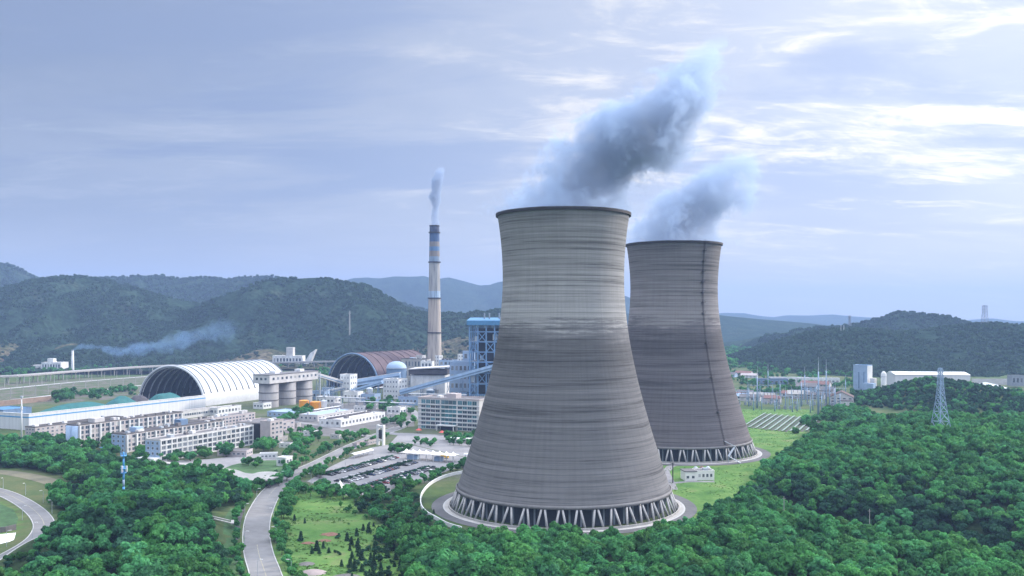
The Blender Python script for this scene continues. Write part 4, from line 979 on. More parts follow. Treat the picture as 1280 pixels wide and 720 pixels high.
block('filter_house', 'long grey structure joining the brown shed to the chimney', 'building', G(534, 486), 40, 14, 42, 'concrete', 'darkroof', (8, 3), None, vents=3, rz=-math.radians(16))
# pipe bridge, small plant
for i, (px, py, w_, d_, h_, mt, lab) in enumerate(((468, 503, 22, 14, 9, 'bluewhite', 'low pale blue shed left of the white cube building'), (447, 503, 20, 12, 12, 'white', 'white annex at the foot of the transfer tower'), (418, 506, 26, 14, 8, 'white', 'low white pump house under the sloping conveyor gallery'),
        (405, 500, 18, 12, 10, 'bluewhite', 'pale blue pump house behind the orange tanks'), (522, 507, 26, 12, 9, 'bluewhite', 'low pale blue hall under the long climbing conveyor'), (500, 519, 16, 12, 7, 'white', 'small white cabin left of the glass office block'))):
    block('pump_house', lab, 'building', G(px, py), w_, d_, h_, mt, 'greyroof', (max(2, w_ // 5), 1), (2, 1), fh=.3, vents=1)

# ------------------------------------------------------------------ glass office block
OC = G(599, 540)
of = thing('office_block', 'seven storey office block with blue green glass bands and a pale side wall', 'office', (*OC, 0), -math.radians(26))
OW, OD, OH = 63, 26, 27.5
MB().box(-OW, 0, 0, OD, -1, OH).build('wall', M['offwhite'], of)
m = MB(); parapet(m, -OW - .3, .3, -.3, OD + .3, OH + .003, 1.2, .6); m.build('parapet', M['pinkish'], of)
MB().box(-OW + .6, -.6, .6, OD - .6, OH + .005, OH + .2).build('roof', M['greyroof'], of)
MB().box(-38, -28, 8, 18, OH + .22, OH + 4.5).build('roof_hut', M['pinkish'], of); MB().box(-47, -43, 6, 12, OH + .22, OH + 2.5).build('roof_hut', M['white'], of)
bays = [(-59.5 + k * 5.0, 4.4) for k in range(4)] + [(-38.6 + k * 3.9, 3.7) for k in range(4)] + [(-21.5 + k * 4.9, 4.3) for k in range(4)]
for b, (x, w_) in enumerate(bays):
    for j in range(7):
        mid = 4 <= b < 8
        if j == 0 and mid: continue
        g_ = 'glassblue' if (mid or j == 6) else ('glass' if (b * 3 + j * 5) % 4 else 'glassblue')
        hh = 3.5 if mid or j == 6 else 2.2
        link('window', win_mesh(w_, hh, 'x', g_, None if mid else 'frame'), of, (x + w_ / 2, 0, j * 3.75 + .6))
m = MB(); m.box(-41, -22, -6, -.1, 4.1, 4.9); ec = m.build('entrance_canopy', M['white'], of)
for x in (-40, -23): MB().beam((x, -5.5, 0), (x, -5.5, 4.1), .8).build('canopy_post', M['white'], ec)
MB().box(-39, -24, -.3, -.02, 0, 4).build('entrance', M['dark'], of)
m = MB()
for j in range(1, 7): m.box(-OW, -.2, -.55, -.02, j * 3.75 - .45, j * 3.75 + .25)
m.build('sunshade', M['white'], of)
for j in range(7):
    for y in (9, 15): link('window', win_mesh(3, 1.7, 'y', 'glass', 'frame'), of, (0, y, j * 3.75 + 1.3))

# low white halls in the middle of the plant
l1 = block('workshop_hall', 'long low white hall with square windows right of the orange tanks', 'hall', G(426, 534.5), 24, 76, 6.6, 'white', 'offwhite', (4, 1), (13, 1), fw=.42, fh=.4, vents=3)
MB().box(-19, -13, 4, 72, 6.76, 7.8).build('roof_skylight', M['darkroof'], l1)
l2 = block('workshop_hall', 'wide flat white roofed hall behind the long white one', 'hall', G(397, 527), 22, 62, 5.6, 'offwhite', 'bluewhite', (4, 1), (10, 1), fw=.4, fh=.4, vents=3)
block('workshop_hall', 'pale low hall between the silos and the orange tanks', 'hall', G(364, 522), 30, 30, 4.5, 'bluewhite', 'bluewhite', (5, 1), (5, 1), fw=.4, fh=.4)
M['redsoil'] = surf('reddish_soil', (.22, .11, .08), .95, .4, .6)
def rand_dirs(rng, n):
    v = rng.normal(size=(n, 3)); return v / np.linalg.norm(v, axis=1)[:, None]
def leaf_quads(rng, cen, nor, size, asp=1.0):
    n = len(cen); t = rand_dirs(rng, n); a = np.cross(nor, t); a /= np.linalg.norm(a, axis=1)[:, None] + 1e-9; b = np.cross(nor, a)
    s = size[:, None]; k = .35 * rng.normal(size=(n, 4, 1)) * s[:, None] * .5
    q = np.stack([cen - a * s - b * s * asp, cen + a * s - b * s * asp, cen + a * s + b * s * asp, cen - a * s + b * s * asp], 1) + nor[:, None] * k
    return q.reshape(-1, 3)
# ------------------------------------------------------------------ gate, canopies, tent
GT = G(476, 556.5)
t = thing('gate_sign', 'tall white framed gate sign with a dark centre panel beside the plant entrance', 'sign', (*GT, 0), -GR)
MB().box(-3.4, -1.6, -1.2, 1.2, 0, 16).build('pillar', M['white'], t); MB().box(1.9, 3.3, -1.2, 1.2, 0, 16).build('pillar', M['fabric'], t)
MB().box(-1.6, 1.9, -1.1, 1.1, 13.8, 15.6).build('crossbeam', M['white'], t); MB().box(-1.59, 1.89, -.5, .5, 5.2, 12.2).build('panel', M['dark'], t)
MB().box(-1.59, 1.89, -.8, .8, 3.6, 4.6).build('crossbeam', M['white'], t)
CN = G(504, 573)
t = thing('gate_canopy', 'white tensile gate canopy with a row of pointed peaks', 'canopy', (*CN, 0), -GR)
LW, DW, npk = 43.0, 9.0, 8
m = MB(); nx, ny = 97, 13
for i in range(nx):
    for j in range(ny):
        x = LW * i / (nx - 1); y = DW * (j / (ny - 1) - .5); ph = (x / LW * npk) % 1.0
        dpk = math.hypot((ph - .5) * LW / npk * 1.0, y * .55); z = 4.7 + 2.6 * math.exp(-dpk / 1.3) - .25 * math.cos(2 * math.pi * ph) * 0
        m.v.append((x, y, z))
for i in range(nx - 1):
    for j in range(ny - 1):
        q = i * ny + j; m.f.append((q, q + ny, q + ny + 1, q + 1)); m.m.append(0)
m.build('fabric_roof', M['fabric'], t, True)
for k in range(npk):
    x = (k + .5) * LW / npk; MB().tube([(x, 0, 0), (x, 0, 7.1)], .16, 8).build('mast', M['white'], t)
for k in range(npk + 1):
    x = k * LW / npk
    for s in (-1, 1): MB().tube([(x, s * DW * .48, 0), (x, s * DW * .48, 4.75)], .12, 6).build('post', M['white'], t)
MB().box(4, 12, -1.5, 1.5, 0, 3.2).build('guard_booth', M['bluewhite'], t); MB().box(26, 32, -1.5, 1.5, 0, 3.2).build('guard_booth', M['bluewhite'], t)
def tent(label, c, r, h):
    t = thing('tent', label, 'tent', (*c, 0), -GR)
    m = MB(); n = 24; rings = 8
    for i in range(rings + 1):
        f = i / rings
        for k in range(n):
            a_ = 2 * math.pi * k / n; sq = 1 / max(abs(math.cos(a_)), abs(math.sin(a_))) ** .7
            q = (1 - f) * r * sq + .12; z = 2.3 + (h - 2.3) * f ** 2.2 - .25 * (1 - f) * abs(math.cos(2 * a_)) 
            m.v.append((q * math.cos(a_), q * math.sin(a_), z))
    for i in range(rings):
        for k in range(n): m.f.append((i * n + k, i * n + (k + 1) % n, (i + 1) * n + (k + 1) % n, (i + 1) * n + k)); m.m.append(0)
    m.build('fabric_roof', M['fabric'], t, True)
    for sx_ in (-1, 1):
        for sy_ in (-1, 1): MB().tube([(sx_ * r * .95, sy_ * r * .95, 0), (sx_ * r * .95, sy_ * r * .95, 2.6)], .1, 6).build('post', M['white'], t)
    MB().tube([(0, 0, 2.3), (0, 0, h + 1)], .09, 6).build('mast', M['white'], t)
tent('white peaked tent at the near corner of the car park', G(425, 616), 4.4, 7.2)
def shelter(label, c, w, d, h, mat='white', rz=-GR):
    t = thing('shelter', label, 'shelter', (*c, 0), rz)
    m = MB(); n = 8
    for k in range(n):
        a0 = -.5 + k / n; a1 = -.5 + (k + 1) / n; z0 = h + .9 * (1 - (2 * a0) ** 2); z1 = h + .9 * (1 - (2 * a1) ** 2)
        m.add([(a0 * w, 0, z0), (a1 * w, 0, z1), (a1 * w, d, z1), (a0 * w, d, z0), (a0 * w, 0, z0 + .15), (a1 * w, 0, z1 + .15), (a1 * w, d, z1 + .15), (a0 * w, d, z0 + .15)], [(0, 3, 2, 1), (4, 5, 6, 7), (0, 1, 5, 4), (2, 3, 7, 6)])
    m.build('roof', M[mat], t)
    for k in range(max(2, int(d / 5))):
        y = 1 + k * (d - 2) / max(1, int(d / 5) - 1)
        for x in (-.42, .42): MB().beam((x * w, y, 0), (x * w, y, h + .15), .2).build('post', M['steel'], t)
shelter('long white roofed cycle shelter beside the entrance road', G(439, 573.5), 5, 26, 2.8)
shelter('white low shelter at the right end of the gate canopy', G(580, 573), 4, 12, 2.8, rz=-GR - 1.2)
shelter('white roof in the garden strip behind the gate canopy', G(560, 553), 6, 20, 3.2, rz=-GR - 1.4)

# curved gatehouse
GH = G(322, 603)
t = thing('gatehouse', 'curved gatehouse with a kidney shaped pale roof on columns by the road', 'gatehouse', (*GH, 0))
loc_ = lambda px, py: tuple(np.array(G(px, py, 4.6)) - np.array(GH))
outl = spline([loc_(*p) for p in ((296, 597), (310, 600.5), (330, 601), (345, 597.5), (353, 593), (346, 590.5), (331, 590), (322, 591), (316, 592.5), (306, 591.5), (296, 588), (282, 586), (270, 585), (262, 586), (272, 588.5), (284, 592))], 4)
MB().prism(outl, 4.2, 4.9).build('roof', M['concrete'], t)
inn = [(x * .86 + GH[0] * 0, y * .86) for x, y in outl]; cx_ = np.mean([p[0] for p in outl]); cy_ = np.mean([p[1] for p in outl])
inn = [(cx_ + (x - cx_) * .84, cy_ + (y - cy_) * .7) for x, y in outl]
MB().prism(inn, 0, 4.19).build('glass_wall', M['glassblue'], t)
for px, py in ((300, 600), (311, 603), (322, 604), (333, 603.5), (344, 600)):
    q = np.array(G(px, py - 1.5)) - np.array(GH); MB().tube([(q[0], q[1], 0), (q[0], q[1], 4.2)], .3, 10).build('column', M['white'], t)
t = thing('curved_wall', 'low pale wall sweeping in a curve from the dormitory to the gatehouse', 'wall', (*G(240, 590), 0)); g0 = G(240, 590)
cwl = spline(gpoly([(200, 583), (214, 585), (230, 586), (248, 588), (262, 591), (276, 596), (292, 601)]), 6)
m = MB()
for p, q in zip(cwl[:-1], cwl[1:]): m.beam((p[0] - g0[0], p[1] - g0[1], 1.6), (q[0] - g0[0], q[1] - g0[1], 1.6), .8, 3.2)
m.build('wall', M['whitewall'], t)
m = MB(); strip(m, [(p[0] - g0[0], p[1] - g0[1]) for p in cwl], -2.6, 2.6, 3.3, z=0); m.build('coping', M['concrete'], t)
block('garden_pavilion', 'low violet roofed pavilion in front of the cream dormitory', 'pavilion', G(308, 571), 22, 12, 3.6, 'pinkish', 'greyroof', (6, 1), (3, 1), rz=-.1)
block('garden_pavilion', 'small white block at the corner of the oval lawn', 'pavilion', G(357, 583), 7, 9, 5.2, 'white', 'offwhite', (2, 1), (2, 1), rz=-.3)
block('garden_pavilion', 'white stepped wall building above the oval lawn', 'pavilion', G(346, 573), 12, 6, 3.0, 'white', 'offwhite', (4, 1), None, rz=.15)
tag(sheet('oval_lawn', [(G(328, 584)[0] + 24 * math.cos(k * .2618), G(328, 584)[1] + 30 * math.sin(k * .2618)) for k in range(24)], .06, 'turf'), kind='structure')
block('garden_pavilion', 'long pink flower wall building by the entrance road', 'pavilion', G(446, 560), 4, 30, 3.0, 'pinkish', 'redroof', None, (8, 1))

# white house between the towers
HS = G(895, 600)
hw = block('pump_house', 'small white pump house on the lawn between the two cooling towers', 'house', G(893, 600), 11.5, 9, 5.2, 'fabric', 'blueroof_grey' if 'blueroof_grey' in M else 'greyroof', (4, 1), (3, 1), rz=.12, fh=.42, fw=.5, vents=1)
MB().box(-19, -11.6, -1.5, 8, -1, 5.6).build('annex', M['fabric'], hw); MB().box(-19.4, -11.55, -1.9, 8.4, 5.61, 6.1).build('annex_roof', M['greyroof'], hw)
for x in (-17.4, -14): link('window', win_mesh(1.5, 1.5, 'x', 'glass', 'frame'), hw, (x, -1.5, 1.6))
for x, y in ((-8, 12), (-4, 12.5), (0, 12)): MB().lathe([(1.4, 0), (1.4, 6), (.1, 6.8)], 14, (x, y)).build('vessel', M['redroof' if x == -4 else 'steel'], hw)
mb = MB(); strip(mb, gpoly([(840, 604), (860, 602), (893, 602)]), -2.2, 2.2, .07); struct('foot_path', mb, M['paving'])
mb = MB(); strip(mb, gpoly([(842, 612), (838, 603), (832, 590), (838, 583), (850, 580)]), -2.6, 2.6, .06); struct('foot_path', mb, M['paving'])
o = MB(); p = G(841, 604); o.tube([(p[0], p[1], 0), (p[0], p[1], 12.5)], .32, 8); o.beam((p[0] - 1.2, p[1], 11.8), (p[0] + 1.2, p[1], 11.8), .2)
tag(o.build('utility_pole', M['greysteel_dark']), 'dark utility pole on the path between the two cooling towers', 'pole')

# ------------------------------------------------------------------ parked cars
M['carglass'] = surf('car_glass', (.02, .025, .035), .1, .2, 1, spec=.8)
def car_mesh(name, col, van=False):
    mt = surf(name + '_car_paint', col, .3, .06, 1, spec=.6); b = bmesh.new(); m = MB()
    Lc, Wc, hb_, ht = (4.5, 1.8, .95, 1.5) if not van else (4.9, 1.9, 1.0, 1.95)
    sec = [(-Lc / 2, .45, .85), (-Lc / 2 + .15, .3, hb_ - .02), (-Lc * .2, .28, hb_), (Lc * .22, .28, hb_ - .02), (Lc / 2 - .2, .3, hb_ - .2), (Lc / 2, .42, .7)]
    def loft(sec_, w0, w1, mi):
        o = len(m.v)
        for x, z0, z1 in sec_:
            m.v.extend([(x, -w0, z0), (x, w0, z0), (x, w1, z1), (x, -w1, z1)])
        for i in range(len(sec_) - 1):
            for k in range(4): m.f.append((o + i * 4 + k, o + i * 4 + (k + 1) % 4, o + (i + 1) * 4 + (k + 1) % 4, o + (i + 1) * 4 + k)); m.m.append(mi)
        m.f.append((o + 3, o + 2, o + 1, o)); m.m.append(mi); e = o + 4 * (len(sec_) - 1); m.f.append((e, e + 1, e + 2, e + 3)); m.m.append(mi)
    loft(sec, Wc / 2, Wc / 2 - .08, 0)
    c0 = -Lc * .42 if van else -Lc * .36
    loft([(c0, hb_ - .06, hb_), (c0 + .45, hb_ - .06, ht - .1), (Lc * .08, hb_ - .06, ht - .1), (Lc * .26, hb_ - .06, hb_)], Wc / 2 - .1, Wc / 2 - .28, 1)
    m.add([(c0 + .4, -Wc / 2 + .27, ht - .09), (Lc * .09, -Wc / 2 + .27, ht - .09), (Lc * .09, Wc / 2 - .27, ht - .09), (c0 + .4, Wc / 2 - .27, ht - .09), (c0 + .55, -Wc / 2 + .36, ht), (Lc * .05, -Wc / 2 + .36, ht), (Lc * .05, Wc / 2 - .36, ht), (c0 + .55, Wc / 2 - .36, ht)],
          [(4, 5, 6, 7), (0, 1, 5, 4), (1, 2, 6, 5), (2, 3, 7, 6), (3, 0, 4, 7)], 0)
    for x in (-Lc * .3, Lc * .3):
        for s in (-1, 1): m.tube([(x, s * (Wc / 2 - .18), .33), (x, s * (Wc / 2 + .02), .33)], .33, 10, 2)
    b.free(); return m.mesh('parked_car', [mt, M['carglass'], M['rubber']])
CARS = [('black', car_mesh('black', (.02, .02, .022))), ('white', car_mesh('white', (.72, .72, .74))), ('dark blue', car_mesh('dark_blue', (.02, .04, .10))), ('silver', car_mesh('silver', (.42, .44, .47))), ('dark red', car_mesh('dark_red', (.22, .02, .02))), ('grey', car_mesh('grey', (.12, .12, .13), True)), ('white van', car_mesh('white_van', (.74, .74, .75), True))]
PICK = [0, 0, 0, 0, 0, 0, 1, 2, 2, 2, 3, 5, 5, 4, 6]
rows = [('parking row beside the entrance road', G(407, 594), 82), ('middle parking row', G(428, 602.5), 84), ('parking row nearest the cooling tower', G(454, 610.5), 80)]
R = random.Random(4)
for rn, p0, ln in rows:
    for side in (-1, 1):
        k = 0
        while k * 2.75 < ln:
            if R.random() < .80:
                ci = R.choice(PICK); cn, cm = CARS[ci]; p = along(p0, k * 2.75, side * 3.6 + R.uniform(-.2, .2))
                o = link('parked_car', cm, None, (p[0], p[1], .05), -GR + (0 if side > 0 else math.pi) + R.uniform(-.03, .03))
                tag(o, f"{cn if 'van' in cn else cn + ' car'} on the {'tower' if side > 0 else 'road'} side of the {rn}", 'van' if 'van' in cn else 'car', 'vehicles in the plant car park')
            k += 1
    mb = MB(); strip(mb, [along(p0, -1, 0), along(p0, ln / 2, 0), along(p0, ln + 1, 0)], -.6, .6, .14, z=0); struct('planted_strip', mb, M['turf'])
    hv, hf = [], []; rg = np.random.default_rng(int(ln)); n_ = 2600
    cen = np.stack([rg.uniform(-1.0, 1.0, n_), rg.uniform(0, ln, n_), rg.uniform(.1, 1.7, n_)], 1); nor = rand_dirs(rg, n_); q_ = leaf_quads(rg, cen, nor, rg.uniform(.15, .4, n_))
    hme = bpy.data.meshes.new('hedge'); hme.from_pydata(q_.tolist(), [], [(4 * k, 4 * k + 1, 4 * k + 2, 4 * k + 3) for k in range(n_)]); hme.materials.append(M['leaf_dark'])
    tag(link('hedge', hme, None, (p0[0], p0[1], .1), -GR), 'low clipped hedge running down the middle of the ' + rn, 'hedge')
    l = MB()
    for k in range(int(ln / 2.75) + 1):
        for s in (-1, 1):
            a_ = along(p0, k * 2.75 - 1.37, s * .7); b_ = along(p0, k * 2.75 - 1.37, s * 5.4); strip(l, [a_, b_], -.06, .06, .06, z=0)
    struct('road_markings', l, M['paint'])
for (px, py), ci, lab in (((409, 610), 0, 'lone black car left of the white peaked tent'), ((404, 606.5), 2, 'lone dark blue car at the car park edge by the road')):
    p = G(px, py); tag(link('parked_car', CARS[ci][1], None, (p[0], p[1], .05), .2), lab, 'car')
tk = thing('truck', 'yellow truck parked below the right end of the gate canopy', 'truck', (*G(555, 573), 0), -GR)
MB().box(-2.6, 1.4, -1.2, 1.2, .9, 3.2).build('cargo_box', M['yellow'], tk); m = MB(); m.box(1.5, 3.4, -1.15, 1.15, .7, 2.6); m.build('cab', M['yellow'], tk)
MB().box(3.41, 3.46, -1, 1, 1.6, 2.4).build('windscreen', M['carglass'], tk)
for x in (-1.8, 2.4):
    for s in (-1, 1): MB().tube([(x, s * .8, .48), (x, s * 1.18, .48)], .48, 12).build('wheel', M['rubber'], tk)
for px, py, lab in ((523.5, 541, 'red parasol at the left of the office forecourt'), (552.5, 544, 'red parasol in the middle of the office forecourt')):
    t = thing('parasol', lab, 'parasol', (*G(px, py), 0)); MB().lathe([(2.9, 2.4), (.1, 4.0)], 12).build('canopy', M['red'], t); MB().tube([(0, 0, 0), (0, 0, 3.9)], .08, 6).build('pole', M['steel'], t)

# ------------------------------------------------------------------ lamps, masts, pylons
def lamp_parts(h, arm):
    t = thing('street_lamp', 'x', 'street lamp', (0, 0, 0)); m = MB(); m.tube([(0, 0, -1.5), (0, 0, h * .6), (0, 0, h * .92), (arm * .25, 0, h), (arm, 0, h + .25)], [.12, .10, .08, .07, .05], 8); m.build('pole', M['steel'], t)
    m = MB(); m.box(arm - .2, arm + 1.0, -.18, .18, h + .14, h + .32); m.build('lamp_head', M['white'], t); return t
L1 = lamp_parts(6.8, 1.0); first = True
def put_lamp(x, y, rz, label, group):
    global first
    o = L1 if first else copy_tree(L1); first = False
    o.location = (x, y, hz(x, y)); o.rotation_euler = (0, 0, rz); o['label'] = label; o['group'] = group; return o
for (px, py), rz in zip(((4, 612), (32, 619), (54, 629), (65, 642), (28, 650), (41, 675), (8, 684)), (-1.5, -1.8, -2.2, -2.9, .6, .1, .5)):
    p = G(px, py); put_lamp(p[0], p[1], rz, 'slim white lamp post along the curving country road at the lower left', 'lamp posts along the country road')
for (px, py), rz in zip(((322, 722), (305.5, 684), (306, 652), (321, 629), (351, 604)), (0, 0, .2, .5, .8)):
    p = G(px, py); put_lamp(p[0], p[1], rz, 'white lamp post on the wood side of the main road', 'lamp posts along the main road')
for (px, py), rz in zip(((364, 722), (345, 678), (342, 653), (389, 606), (432, 586)), (3.1, 3.1, 3.3, 3.8, 3.9)):
    p = G(px, py); put_lamp(p[0], p[1], rz, 'white lamp post on the meadow side of the main road', 'lamp posts along the main road')
p = G(27, 556)
t = thing('light_mast', 'tall plain white light mast in front of the white wall at far left', 'mast', (*p, 0)); MB().tube([(0, 0, -1), (0, 0, 38)], [.75, .4], 10).build('pole', M['white'], t, True); MB().lathe([(1.2, 37.2), (1.2, 38.6)], 12, capt=True, capb=True).build('lamp_ring', M['steel'], t); MB().lathe([(.9, 27.8), (.9, 30.5)], 10, capt=True, capb=True).build('junction_box', M['white'], t)
p = G(154.5, 637, 4); z0 = hz(*p)
t = thing('telecom_mast', 'light blue telecom mast with white antenna boxes rising from the trees', 'mast', (p[0], p[1], z0))
ht = zat(565, p[1]) - z0
m = MB()
for k in range(8):
    m.tube([(0, 0, ht * k / 8), (0, 0, ht * (k + 1) / 8)], [.62 - .03 * k, .60 - .03 * k], 10, k % 2 if k < 5 else 0)
m.build('pole', [M['bluepole'], M['bluewhite']], t, True)
m = MB(); m.tube([(0, 0, ht), (0, 0, ht + 2.2)], .08, 6); m.build('lightning_rod', M['steel'], t)
for z in (ht * .70, ht * .62, ht * .93):
    m = MB(); m.lathe([(1.5, z), (1.5, z + .15)], 14, capt=True, capb=True); pfm = m.build('platform', M['bluepole'], t); m = MB(); m.lathe([(1.46, z + .9), (1.5, z + .9), (1.5, z + 1.0), (1.46, z + 1.0)], 14); m.build('railing', M['bluepole'], pfm)
for k in range(3):
    a_ = 2.1 * k + .4; x, y = 1.35 * math.cos(a_), 1.35 * math.sin(a_); m = MB(); m.box(x - .35, x + .35, y - .35, y + .35, ht * .64, ht * .69 + 1.6); m.build('antenna', M['white'], t)
for k in range(3):
    a_ = 2.1 * k + 1; x, y = 1.35 * math.cos(a_), 1.35 * math.sin(a_); m = MB(); m.box(x - .15, x + .15, y - .15, y + .15, ht * .94, ht * .94 + 1.3); m.build('antenna', M['bluepole'], t)

def pylon(label, p, z0, h, base, top, arms, mat='steel', th=.32, group=None, rz=.3):
    t = thing('pylon', label, 'pylon', (p[0], p[1], z0), rz, group)
    def half(z): f = z / h; return base / 2 * (1 - f) ** 1.7 + top / 2 * (1 - (1 - f) ** 1.7)
    for sx_ in (-1, 1):
        for sy_ in (-1, 1):
            m = MB(); zs_ = np.linspace(0, h, 9); m.tube([(sx_ * half(z), sy_ * half(z), z - (1.5 if z == 0 else 0)) for z in zs_], th, 5); m.build('leg', M[mat], t)
    m = MB(); zs_ = [0]; 
    while zs_[-1] < h - 1: zs_.append(min(h, zs_[-1] + max(2.0 if p[1] < 1000 else 7.0, half(zs_[-1]) * 1.7)))
    for z0_, z1_ in zip(zs_[:-1], zs_[1:]):
        a0, a1 = half(z0_), half(z1_)
        for ax in range(4):
            c, s = [(1, 0), (0, 1), (-1, 0), (0, -1)][ax]; 
            f = lambda u, v: (u * s + v * c, -u * c + v * s)
            q = lambda u, a_, z: (*f(u * a_, a_), z)
            m.beam(q(-1, a0, z0_), q(1, a1, z1_), th); m.beam(q(1, a0, z0_), q(-1, a1, z1_), th); m.beam(q(-1, a1, z1_), q(1, a1, z1_), th)
    m.build('bracing', M[mat], t)
    for zf, ln in arms:
        z = h * zf; a_ = half(z); m = MB(); m.beam((-a_ - .2, 0, z), (a_ + .2, 0, z), th)
        for v in (-a_, a_): m.beam((-a_, v, z), (a_, v, z), th); m.beam((0, 0, z), (0, v, z), th)
        for s in (-1, 1):
            for v in (-a_, a_):
                m.beam((s * a_, v, z), (s * ln, 0, z + .3), th); m.beam((s * a_, v, z + 2.2), (s * ln, 0, z + .35), th)
            m.beam((s * ln, 0, z + .3), (s * ln, 0, z - 1.8), th * .8)
        m.build('crossarm', M[mat], t)
    return t
p = (326.0, 700.0); zb = hz(*p)
pylon('large grey blue lattice pylon standing on the crest of the wooded hill', p, zb, zat(460, 700) - zb, 11.5, 2.2, ((.95, 2.6), (.86, 2.9), (.76, 3.2)), 'bluewhite', .26)
y = 1950; x = (1231 - CX) * y / F; zb = float(HL['right'].h(np.array([x]), np.array([y]))[0]); pylon('distant grey pylon on the skyline at the far right', (x, y), zb - 2, zat(381, y) - zb, 11, 6, ((.97, 8), (.8, 8), (.65, 7)), 'greysteel', .42)
y = 2550; x = (1062 - CX) * y / F; zb = float(HL['peak'].h(np.array([x]), np.array([y]))[0]); pylon('small distant pylon on the ridge left of the pointed hill', (x, y), zb - 2, zat(394, y) - zb, 8, 3, ((.97, 6), (.8, 6)), 'greysteel', .4)
y = 2050; x = (437 - CX) * y / F; zb = float(HL['mid'].h(np.array([x]), np.array([y]))[0]); zb = zat(413, y)
t = thing('transmission_mast', 'pale slender mast on the wooded hillside left of the chimney', 'mast', (x, y, zb - 12)); MB().tube([(0, 0, -20), (0, 0, 12), (0, 0, 12 + 44)], [1.9, 1.7, 1.2], 8).build('pole', M['concrete'], t); MB().box(-3.4, 3.4, -.4, .4, 50, 51).build('crossarm', M['concrete'], t)
y = 1880; x = (1053 - CX) * y / F
for dx in (-3, 3):
    zb = float(HL['right'].h(np.array([x + dx]), np.array([y]))[0]); o = MB(); o.tube([(x + dx, y, zb - 6), (x + dx, y, zb + 15)], .45, 6)
    tag(o.build('utility_pole', M['white']), 'one of a close pair of white poles on the right hand wooded hill', 'pole', 'pair of white poles on the hill')

# lightning masts and gantries of the switchyard
for i, (px, pt, pb) in enumerate(((946.5, 458, 510), (960, 455, 490), (1023, 446, 520), (1032.7, 449, 506), (990.5, 489, 515), (996.5, 492, 514), (1001.7, 468, 508), (942, 486, 513), (1013, 496, 516), (968.5, 496, 514), (1044, 478, 508), (975, 474, 500), (1009, 478, 505), (1057, 468, 500), (952, 492, 512), (982, 483, 511), (1016, 484, 513), (1027, 488, 515), (1037, 470, 510), (936, 478, 508), (1050, 486, 511), (1006, 458, 500), (971, 488, 508))):
    p = G(px, pb); h_ = zat(pt, p[1]); t = thing('lightning_mast', ('tall thin pale blue mast in the switchyard' if h_ > 34 else 'shorter thin pale blue mast in the switchyard') , 'mast', (*p, 0), .3 * i, 'thin masts of the switchyard')
    w_ = .55 + h_ * .012; m = MB(); m.tube([(0, 0, -1), (0, 0, h_ * .5), (0, 0, h_ * .75)], [w_, w_ * .6, w_ * .45], 8); m.build('pole', M['bluewhite'], t, True)
    m = MB(); m.tube([(0, 0, h_ * .75), (0, 0, h_)], [w_ * .35, .12], 6); m.build('rod', M['steel'], t); m = MB(); m.lathe([(w_ * 1.6, h_ * .45), (w_ * 1.6, h_ * .455)], 8, capt=True, capb=True); m.build('platform', M['steel'], t)
for i, (px, py, w_, h_) in enumerate(((934, 507, 26, 16), (950, 500, 30, 18), (985, 512, 24, 15), (1005, 506, 28, 17), (1028, 508, 26, 16), (1042, 503, 22, 17), (965, 506, 20, 14))):
    p = G(px, py); t = thing('gantry', f'pale steel switchyard gantry, {("leftmost", "second from left at the back", "fourth by the green strip", "fifth in the middle", "sixth below the tall mast", "rightmost by the brown roofed house", "third and smallest")[i]}', 'gantry', (*p, 0), -GR + .1 * (i % 3), 'switchyard gantries')
    for x in (-w_ / 2, 0, w_ / 2):
        m = MB(); m.beam((x - 1.2, 0, 0), (x, 0, h_), .4); m.beam((x + 1.2, 0, 0), (x, 0, h_), .4); m.beam((x, 0, h_), (x, 0, h_ + 4), .25); m.build('post', M['bluewhite'], t)
    m = MB(); m.beam((-w_ / 2, -.6, h_), (w_ / 2, -.6, h_), .3); m.beam((-w_ / 2, .6, h_), (w_ / 2, .6, h_), .3)
    for k in range(12): m.beam((-w_ / 2 + w_ * k / 12, -.6, h_), (-w_ / 2 + w_ * (k + 1) / 12, .6, h_), .18)
    m.build('beam', M['bluewhite'], t)
    for k in range(6):
        x = -w_ / 2 + (k + .5) * w_ / 6; m = MB(); m.tube([(x, 0, h_ - .2), (x, 0, h_ - 3.2)], .22, 6); m.build('insulator', M['brownroof'], t)
    for k in range(4):
        x = -w_ / 2 + (k + .5) * w_ / 4; m = MB(); m.box(x - 1.2, x + 1.2, 5, 7.4, 0, 3.4); m.tube([(x, 6.2, 3.4), (x, 6.2, 6)], .3, 6); m.build('transformer', M['greysteel'], t)

# pale strips of the panel field
P0 = G(930.5, 533)
for i in range(12):
    st_ = along(P0, -8 - i * 3.4, i * 6.3) if i < 7 else along(P0, -28 + (i - 6) * 4, i * 6.3)
    ln = 132 if i < 7 else 132 - (i - 6) * 15
    t = thing('panel_row', 'long pale tilted strip on a grass field behind the rear cooling tower', 'panel row', (*st_, 0), -GR, 'pale parallel strips behind the rear tower')
    m = MB(); m.add([(-1.1, 0, .7), (1.1, 0, 1.3), (1.1, ln, 1.3), (-1.1, ln, .7), (-1.1, 0, .82), (1.1, 0, 1.42), (1.1, ln, 1.42), (-1.1, ln, .82)], [(0, 3, 2, 1), (4, 5, 6, 7), (0, 1, 5, 4), (1, 2, 6, 5), (2, 3, 7, 6), (3, 0, 4, 7)]); m.build('sheet', M['strip'], t)
    m = MB(); 
    for k in range(9): m.beam((0, ln * (k + .5) / 9, 0), (0, ln * (k + .5) / 9, 1.2), .3)
    m.build('posts', M['greysteel'], t); MB().box(1.3, 3.4, .5, ln - .5, .02, .1).build('bed', M['darkroof'], t)

